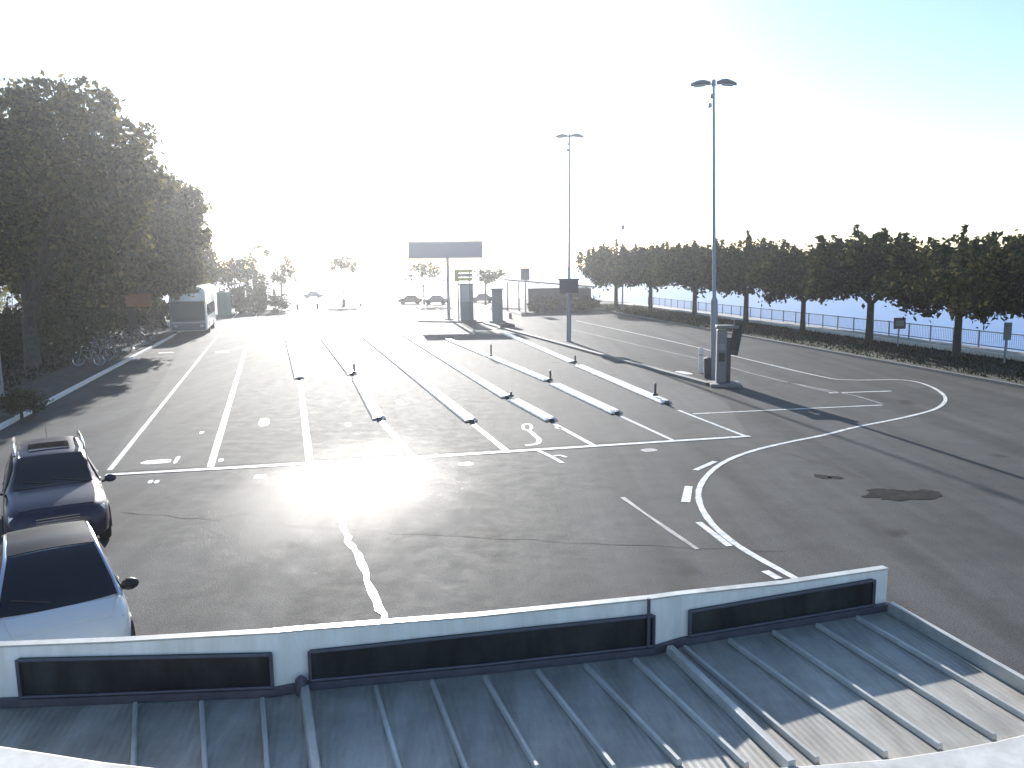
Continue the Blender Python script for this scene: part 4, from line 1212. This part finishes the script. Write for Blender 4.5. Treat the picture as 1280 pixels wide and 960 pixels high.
def plate_sign(px, c_px, w_px, h_px, m, label):
    p = G(*px); kx = p.y / FPX
    r_ = thing('notice_sign', label, 'sign', p, 0)
    z = z_at(p, c_px)
    MB().tube([(0, 0, 0), (0, 0, z + h_px * kx / 2)], 0.05, 8).build('post', MT['galv'], r_, smooth=True)
    MB().box((0, -0.08, z), (w_px * kx, 0.05, h_px * kx)).build('plate', m, r_, bevel=0.02)
    MB().box((0, -0.112, z), (w_px * kx * 0.7, 0.02, h_px * kx * 0.5)).build('notice', MT['signgrey'], r_)
plate_sign((1122, 436), 404, 15, 14, MT['signbrown'], 'small brown square notice sign on a post before the railing')
plate_sign((1255, 458), 414, 10, 22, MT['signteal'], 'narrow teal upright notice sign near the right edge')

# ------------------------------------------------------------------ bicycles, board, left-hand bits
def bicycle(label):
    r_ = thing('bicycle', label, 'bicycle', (0, 0, 0), 0, 'bicycles parked under the trees')
    for x in (-0.52, 0.52):
        w_ = MB().torus((x, 0, 0.34), (0, 1, 0), 0.32, 0.022, 22, 6).build('wheel', MT['rubber'], r_, smooth=True)
        sp = MB()
        sp.torus((x, 0, 0.34), (0, 1, 0), 0.295, 0.012, 22, 5)
        for q_ in range(10):
            a_ = 2 * math.pi * q_ / 10
            sp.tube([(x, 0, 0.34), (x + math.cos(a_) * 0.29, 0, 0.34 + math.sin(a_) * 0.29)], 0.005, 4, cap=False)
        sp.build('rim', MT['chrome'], w_, smooth=True)
    f = MB()
    bbk = (-0.08, 0, 0.30); seat = (-0.22, 0, 0.78); head = (0.36, 0, 0.82); hl = (0.40, 0, 0.68)
    for a_, b_ in ((bbk, seat), (seat, head), (bbk, hl), (head, hl), (bbk, (-0.52, 0, 0.34)), (seat, (-0.52, 0, 0.34)), (hl, (0.52, 0, 0.34)), (seat, (-0.25, 0, 0.9))):
        f.tube([a_, b_], 0.02, 6)
    f.build('frame', MT['greymetal'], r_, smooth=True)
    MB().tube([(0.36, 0, 0.82), (0.34, 0, 0.98), (0.30, -0.02, 1.0)], 0.015, 6).build('stem', MT['chrome'], r_)
    MB().tube([(0.18, -0.3, 1.0), (0.3, -0.18, 1.02), (0.34, 0, 1.0), (0.3, 0.18, 1.02), (0.18, 0.3, 1.0)], 0.016, 6).build('handlebar', MT['chrome'], r_, smooth=True)
    MB().add([(-0.40, -0.09, 0.93), (-0.40, 0.09, 0.93), (-0.1, 0.025, 0.93), (-0.1, -0.025, 0.93), (-0.40, -0.08, 0.88), (-0.40, 0.08, 0.88), (-0.1, 0.02, 0.89), (-0.1, -0.02, 0.89)],
             [(0, 1, 2, 3), (7, 6, 5, 4), (0, 4, 5, 1), (1, 5, 6, 2), (2, 6, 7, 3), (3, 7, 4, 0)]).build('saddle', MT['plastic'], r_, bevel=0.012)
    MB().tube([(-0.08, -0.07, 0.30), (-0.08, 0.07, 0.30)], 0.08, 12).build('crank', MT['darkmetal'], r_)
    MB().box((0.62, 0, 0.72), (0.06, 0.06, 0.06)).build('lamp', MT['lens'], r_, bevel=0.01)
    return r_
bk = [(112, 458), (124, 452), (136, 447), (148, 442), (160, 437), (172, 432), (184, 427), (130, 436), (150, 428), (170, 420)]
ords = ['nearest', 'second', 'third', 'fourth', 'fifth', 'sixth', 'farthest']
proto = None
for i, px in enumerate(bk):
    lab = ('%s bicycle from the camera in the front row beside the left kerb' % ords[i]) if i < 7 else ('%s bicycle of the back row under the tree, behind the kerbside bicycles' % ['nearest', 'middle', 'farthest'][i - 7])
    if proto is None: proto = bicycle(lab); o = proto
    else: o = copy_tree(proto); o['label'] = lab
    p = G(*px, 0.11)
    o.location = p
    o.scale = (1.12,) * 3
    o.rotation_euler = (R(random.uniform(-8, 8)), 0, math.atan2(ldir.y, ldir.x) + R(72 + random.uniform(-12, 12)))
ob = thing('notice_board', 'terracotta orange board on two posts above the bicycles', 'board', G(178, 434))
pO = G(178, 434); kx = pO.y / FPX
z0 = z_at(pO, 383); z1 = z_at(pO, 367)
for x in (-13 * kx, 13 * kx): MB().tube([(x, 0.1, 0), (x, 0.1, z1)], 0.06, 8).build('post', MT['darkmetal'], ob, smooth=True)
MB().box((0, 0, (z0 + z1) / 2), (32 * kx, 0.12, z1 - z0)).build('board', MT['terracotta'], ob, bevel=0.03)
MB().box((0, 0, z1 + 0.06), (34 * kx, 0.5, 0.08)).build('board_cap', MT['darkmetal'], ob)
pl_ = G(-2, 512)
ls = thing('notice_sign', 'pale upright sign with green middle cut by the left picture edge', 'sign', pl_)
kx = pl_.y / FPX; zt = z_at(pl_, 424)
MB().box((0, 0, zt / 2 + 0.25), (18 * kx, 0.12, zt - 0.5)).build('plate', MT['signgrey'], ls, bevel=0.04)
MB().box((0, -0.07, zt * 0.5), (15 * kx, 0.03, zt * 0.25)).build('green_field', MT['lightleaf'], ls)
for x in (-0.1, 0.1): MB().tube([(x, 0, 0), (x, 0, 0.55)], 0.03, 8).build('leg', MT['greymetal'], ls)

# ------------------------------------------------------------------ foreground building roof
ZR = CAM_H - 2.2
base_px = [(-60, 884), (150, 876), (343, 868), (385, 860), (600, 840), (815, 816), (850, 805), (980, 783), (1107, 761)]
top_px = [812, 804, 793, 789, 772, 750, 745, 731, 712]
BP = [G(x, y, ZR) for x, y in base_px]
TZ = [z_at(p, y) for p, y in zip(BP, top_px)]
bld = thing('foreground_building', 'low building roof of grey seamed metal with a pale parapet under the camera', 'building', (0, 0, 0))
right_px = [(1107, 761), (1290, 868)]
v0 = G(1107, 761, ZR); v1 = G(1290, 868, ZR); vd = (v1 - v0).normalized()
vend = v0 + vd * 5.5
roof_poly = [p for p in BP] + [vend, Vector((vend.x - 1.5, -2.5, ZR)), Vector((-6, -2.5, ZR)), Vector((BP[0].x - 2.0, BP[0].y - 0.3, ZR))]
# roof sheet with fine rolled ribs
rm_ = MT['roof']
nt = rm_.node_tree
bnode = nt.nodes['Principled BSDF']
tc = nt.nodes.new('ShaderNodeTexCoord'); mp = nt.nodes.new('ShaderNodeMapping'); wv = nt.nodes.new('ShaderNodeTexWave'); bpn = nt.nodes.new('ShaderNodeBump')
mp.inputs['Rotation'].default_value = (0, 0, LANE_AZ + R(3))
wv.inputs['Scale'].default_value = 9.0
wv.bands_direction = 'X'
bpn.inputs['Strength'].default_value = 0.35; bpn.inputs['Distance'].default_value = 0.006
nt.links.new(tc.outputs['Object'], mp.inputs['Vector']); nt.links.new(mp.outputs[0], wv.inputs['Vector']); nt.links.new(wv.outputs['Fac'], bpn.inputs['Height']); nt.links.new(bpn.outputs[0], bnode.inputs['Normal'])
MB().prism(roof_poly, ZR - 0.12, ZR).build('roof', rm_, bld)
wpoly = [p + (Vector((0, 0, 0)) - Vector((p.x * 0.03, p.y * 0.03, 0))) for p in roof_poly]
MB().prism(wpoly, 0.005, ZR - 0.13).build('wall', MT['wall'], bld)
def offset_pts(pts, d_):
    out = []
    for i, p in enumerate(pts):
        t = (pts[min(i + 1, len(pts) - 1)] - pts[max(i - 1, 0)]); t.z = 0; t.normalize()
        out.append(p + Vector((-t.y, t.x, 0)) * d_)
    return out
TH = 0.035
back = offset_pts(BP, TH)
def wall_run(i0, i1, z0s, z1s, d0, d1, name, material, parent, bevel=0.0):
    A = offset_pts(BP, d0)[i0:i1 + 1]; B = offset_pts(BP, d1)[i0:i1 + 1]
    m = MB(); n = len(A)
    for i in range(n):
        za = z0s[i0 + i]; zb = z1s[i0 + i]
        m.v += [(A[i].x, A[i].y, za), (A[i].x, A[i].y, zb), (B[i].x, B[i].y, zb), (B[i].x, B[i].y, za)]
    for i in range(n - 1):
        for k in range(4):
            m.f.append((i * 4 + k, i * 4 + (k + 1) % 4, (i + 1) * 4 + (k + 1) % 4, (i + 1) * 4 + k))
    m.f += [(0, 1, 2, 3), ((n - 1) * 4 + 3, (n - 1) * 4 + 2, (n - 1) * 4 + 1, (n - 1) * 4)]
    return m.build(name, material, parent, bevel=bevel)
zb0 = [ZR - 0.1] * len(BP)
for i0, i1 in ((0, 3), (3, 6), (6, 8)):
    wall_run(i0, i1, zb0, TZ, 0.0, TH, 'parapet', MT['parapet'], bld)
wall_run(0, 8, [z + 0.002 for z in TZ], [z + 0.012 for z in TZ], -0.006, TH + 0.012, 'coping', MT['seam'], bld)
wall_run(0, 8, [ZR + 0.003] * 9, [ZR + 0.045] * 9, -0.035, -0.002, 'base_flashing', MT['trim'], bld)
def lerp_line(px):
    """plan point of the parapet base seen at picture column px (and its wall-top height)"""
    for i in range(len(base_px) - 1):
        if base_px[i][0] <= px <= base_px[i + 1][0]:
            best = None
            for k in range(101):
                p = BP[i].lerp(BP[i + 1], k / 100)
                e = abs(proj(p)[0] - px)
                if best is None or e < best[0]: best = (e, p, TZ[i] + (TZ[i + 1] - TZ[i]) * k / 100)
            return best[1], best[2]
def panel(px0, px1, t0, t1, b0_, b1_):
    m = MB(); n = 6; fr = MB()
    A = []
    for i in range(n + 1):
        px = px0 + (px1 - px0) * i / n
        p, zt = lerp_line(px)
        q_ = p
        zt_ = z_at(q_, t0 + (t1 - t0) * i / n); zb_ = max(ZR + 0.05, z_at(q_, b0_ + (b1_ - b0_) * i / n))
        A.append((p, zb_, zt_))
    nrm = Vector((-(A[-1][0] - A[0][0]).y, (A[-1][0] - A[0][0]).x, 0)).normalized()
    for p, zb_, zt_ in A:
        for off_, z in ((-0.018, zb_), (-0.018, zt_), (-0.001, zt_), (-0.001, zb_)):
            q_ = p + nrm * off_
            m.v.append((q_.x, q_.y, z))
    for i in range(n):
        for k in range(4): m.f.append((i * 4 + k, i * 4 + (k + 1) % 4, (i + 1) * 4 + (k + 1) % 4, (i + 1) * 4 + k))
    m.f += [(0, 1, 2, 3), (n * 4 + 3, n * 4 + 2, n * 4 + 1, n * 4)]
    o = m.build('dark_panel', MT['panel'], bld)
    def bar(z_of, name):
        pts = [p + nrm * -0.026 + Vector((0, 0, z_of(zb_, zt_) - p.z)) for p, zb_, zt_ in A]
        t = MB().tube(pts, 0.009, 6); t.build(name, MT['trim'], o)
    bar(lambda b_, t_: b_ + 0.004, 'frame'); bar(lambda b_, t_: t_ - 0.004, 'frame')
    for p, zb_, zt_ in (A[0], A[-1]):
        q_ = p + nrm * -0.026
        MB().tube([(q_.x, q_.y, zb_), (q_.x, q_.y, zt_)], 0.010, 6).build('frame', MT['trim'], o)
panel(30, 343, 822, 815, 876, 865)
panel(390, 815, 812, 767, 860, 815)
panel(860, 1088, 762, 723, 803, 765)
# standing seams
SEAMS = [(170, 878, 166, 985, 0), (252, 876, 258, 985, 0), (328, 872, 336, 985, 0), (381, 862, 397, 985, 1), (468, 857, 505, 985, 0), (538, 850, 590, 985, 0), (603, 845, 672, 965, 0),
         (668, 837, 768, 965, 0), (727, 830, 850, 958, 0), (788, 823, 934, 962, 0), (832, 812, 990, 965, 1), (850, 808, 1022, 955, 0), (905, 799, 1108, 948, 0),
         (960, 789, 1176, 938, 0), (1014, 780, 1244, 926, 0), (1064, 771, 1290, 905, 0)]
for x0, y0, x1, y1, thick in SEAMS:
    A = G(x0, y0, ZR); B = G(x1, y1, ZR); d = (B - A).normalized(); A = A + d * 0.05
    w = 0.028 if not thick else 0.055; h = 0.03 if not thick else 0.05
    n = Vector((-d.y, d.x, 0)) * w / 2
    m = MB()
    m.add([A + n, A - n, B - n, B + n, A + n * 0.7 + Vector((0, 0, h)), A - n * 0.7 + Vector((0, 0, h)), B - n * 0.7 + Vector((0, 0, h)), B + n * 0.7 + Vector((0, 0, h))],
          [(3, 2, 1, 0), (4, 5, 6, 7), (0, 1, 5, 4), (1, 2, 6, 5), (2, 3, 7, 6), (3, 0, 4, 7)])
    for i, v in enumerate(m.v): m.v[i] = (v[0], v[1], v[2] + 0.002)
    m.build('seam', MT['seam'], bld, bevel=0.005)
# verge trim at right
vn = Vector((-vd.y, vd.x, 0))
if vn.x < 0: vn = -vn
for o0, o1, z0, z1, m_ in ((-0.035, -0.004, 0.003, 0.075, 'seam'), (0.0, 0.03, -0.14, 0.05, 'trim')):
    a_ = v0 + vd * 0.06
    MB().add([(*(a_ + vn * o0)[:2], ZR + z0), (*(a_ + vn * o1)[:2], ZR + z0), (*(vend + vn * o1)[:2], ZR + z0), (*(vend + vn * o0)[:2], ZR + z0),
              (*(a_ + vn * o0)[:2], ZR + z1), (*(a_ + vn * o1)[:2], ZR + z1), (*(vend + vn * o1)[:2], ZR + z1), (*(vend + vn * o0)[:2], ZR + z1)],
             [(3, 2, 1, 0), (4, 5, 6, 7), (0, 1, 5, 4), (1, 2, 6, 5), (2, 3, 7, 6), (3, 0, 4, 7)]).build('verge_trim', MT[m_], bld)
# near ledges in front of the camera mount
lz = ZR + 0.03
lr = [G(x, y, lz) for x, y in ((850, 972), (943, 961), (1026, 955), (1111, 948), (1178, 938), (1244, 926), (1330, 905))]
MB().prism(lr + [Vector((lr[-1].x + 0.6, lr[-1].y - 1.2, 0)), Vector((lr[0].x, lr[0].y - 1.2, 0))], ZR + 0.003, lz).build('ledge', MT['ledge'], bld, bevel=0.01)
lz = ZR + 0.22
ll = [G(x, y, lz) for x, y in ((-80, 920), (0, 930), (60, 939), (130, 950), (200, 958), (270, 968))]
MB().prism(ll + [Vector((ll[-1].x, ll[-1].y - 1.0, 0)), Vector((ll[0].x, ll[0].y - 1.0, 0))], ZR + 0.003, lz).build('ledge', MT['ledge'], bld, bevel=0.02)
# small finials at the joints
pj, zj = lerp_line(808)
MB().tube([(pj.x, pj.y - 0.04, ZR + 0.06), (pj.x, pj.y - 0.04, zj + 0.03)], 0.010, 8).build('joint_post', MT['trim'], bld)
pj, zj = lerp_line(380)
MB().tube([(pj.x, pj.y - 0.05, ZR), (pj.x, pj.y - 0.05, ZR + 0.08), (pj.x, pj.y - 0.05, ZR + 0.1)], [0.03, 0.03, 0.01], 10).build('joint_cap', MT['trim'], bld, smooth=True)

# ------------------------------------------------------------------ glare haze
HZ = MB().box((0, 110, 8.5), (560, 420, 22.2))  # volume box added to imitate veiling glare towards the sun
hz = HZ.build('glare_haze', MT['wall'])
hz.data.materials.clear()
hm = bpy.data.materials.new('glare_haze_volume'); hm.use_nodes = True
hn = hm.node_tree; hn.nodes.clear()
ho = hn.nodes.new('ShaderNodeOutputMaterial'); pv = hn.nodes.new('ShaderNodeVolumePrincipled')
pv.inputs['Color'].default_value = (0.93, 0.95, 1.0, 1)
pv.inputs['Density'].default_value = 0.0007
pv.inputs['Anisotropy'].default_value = 0.85
hn.links.new(pv.outputs[0], ho.inputs['Volume'])
hz.data.materials.append(hm)
tag(hz, kind='stuff')
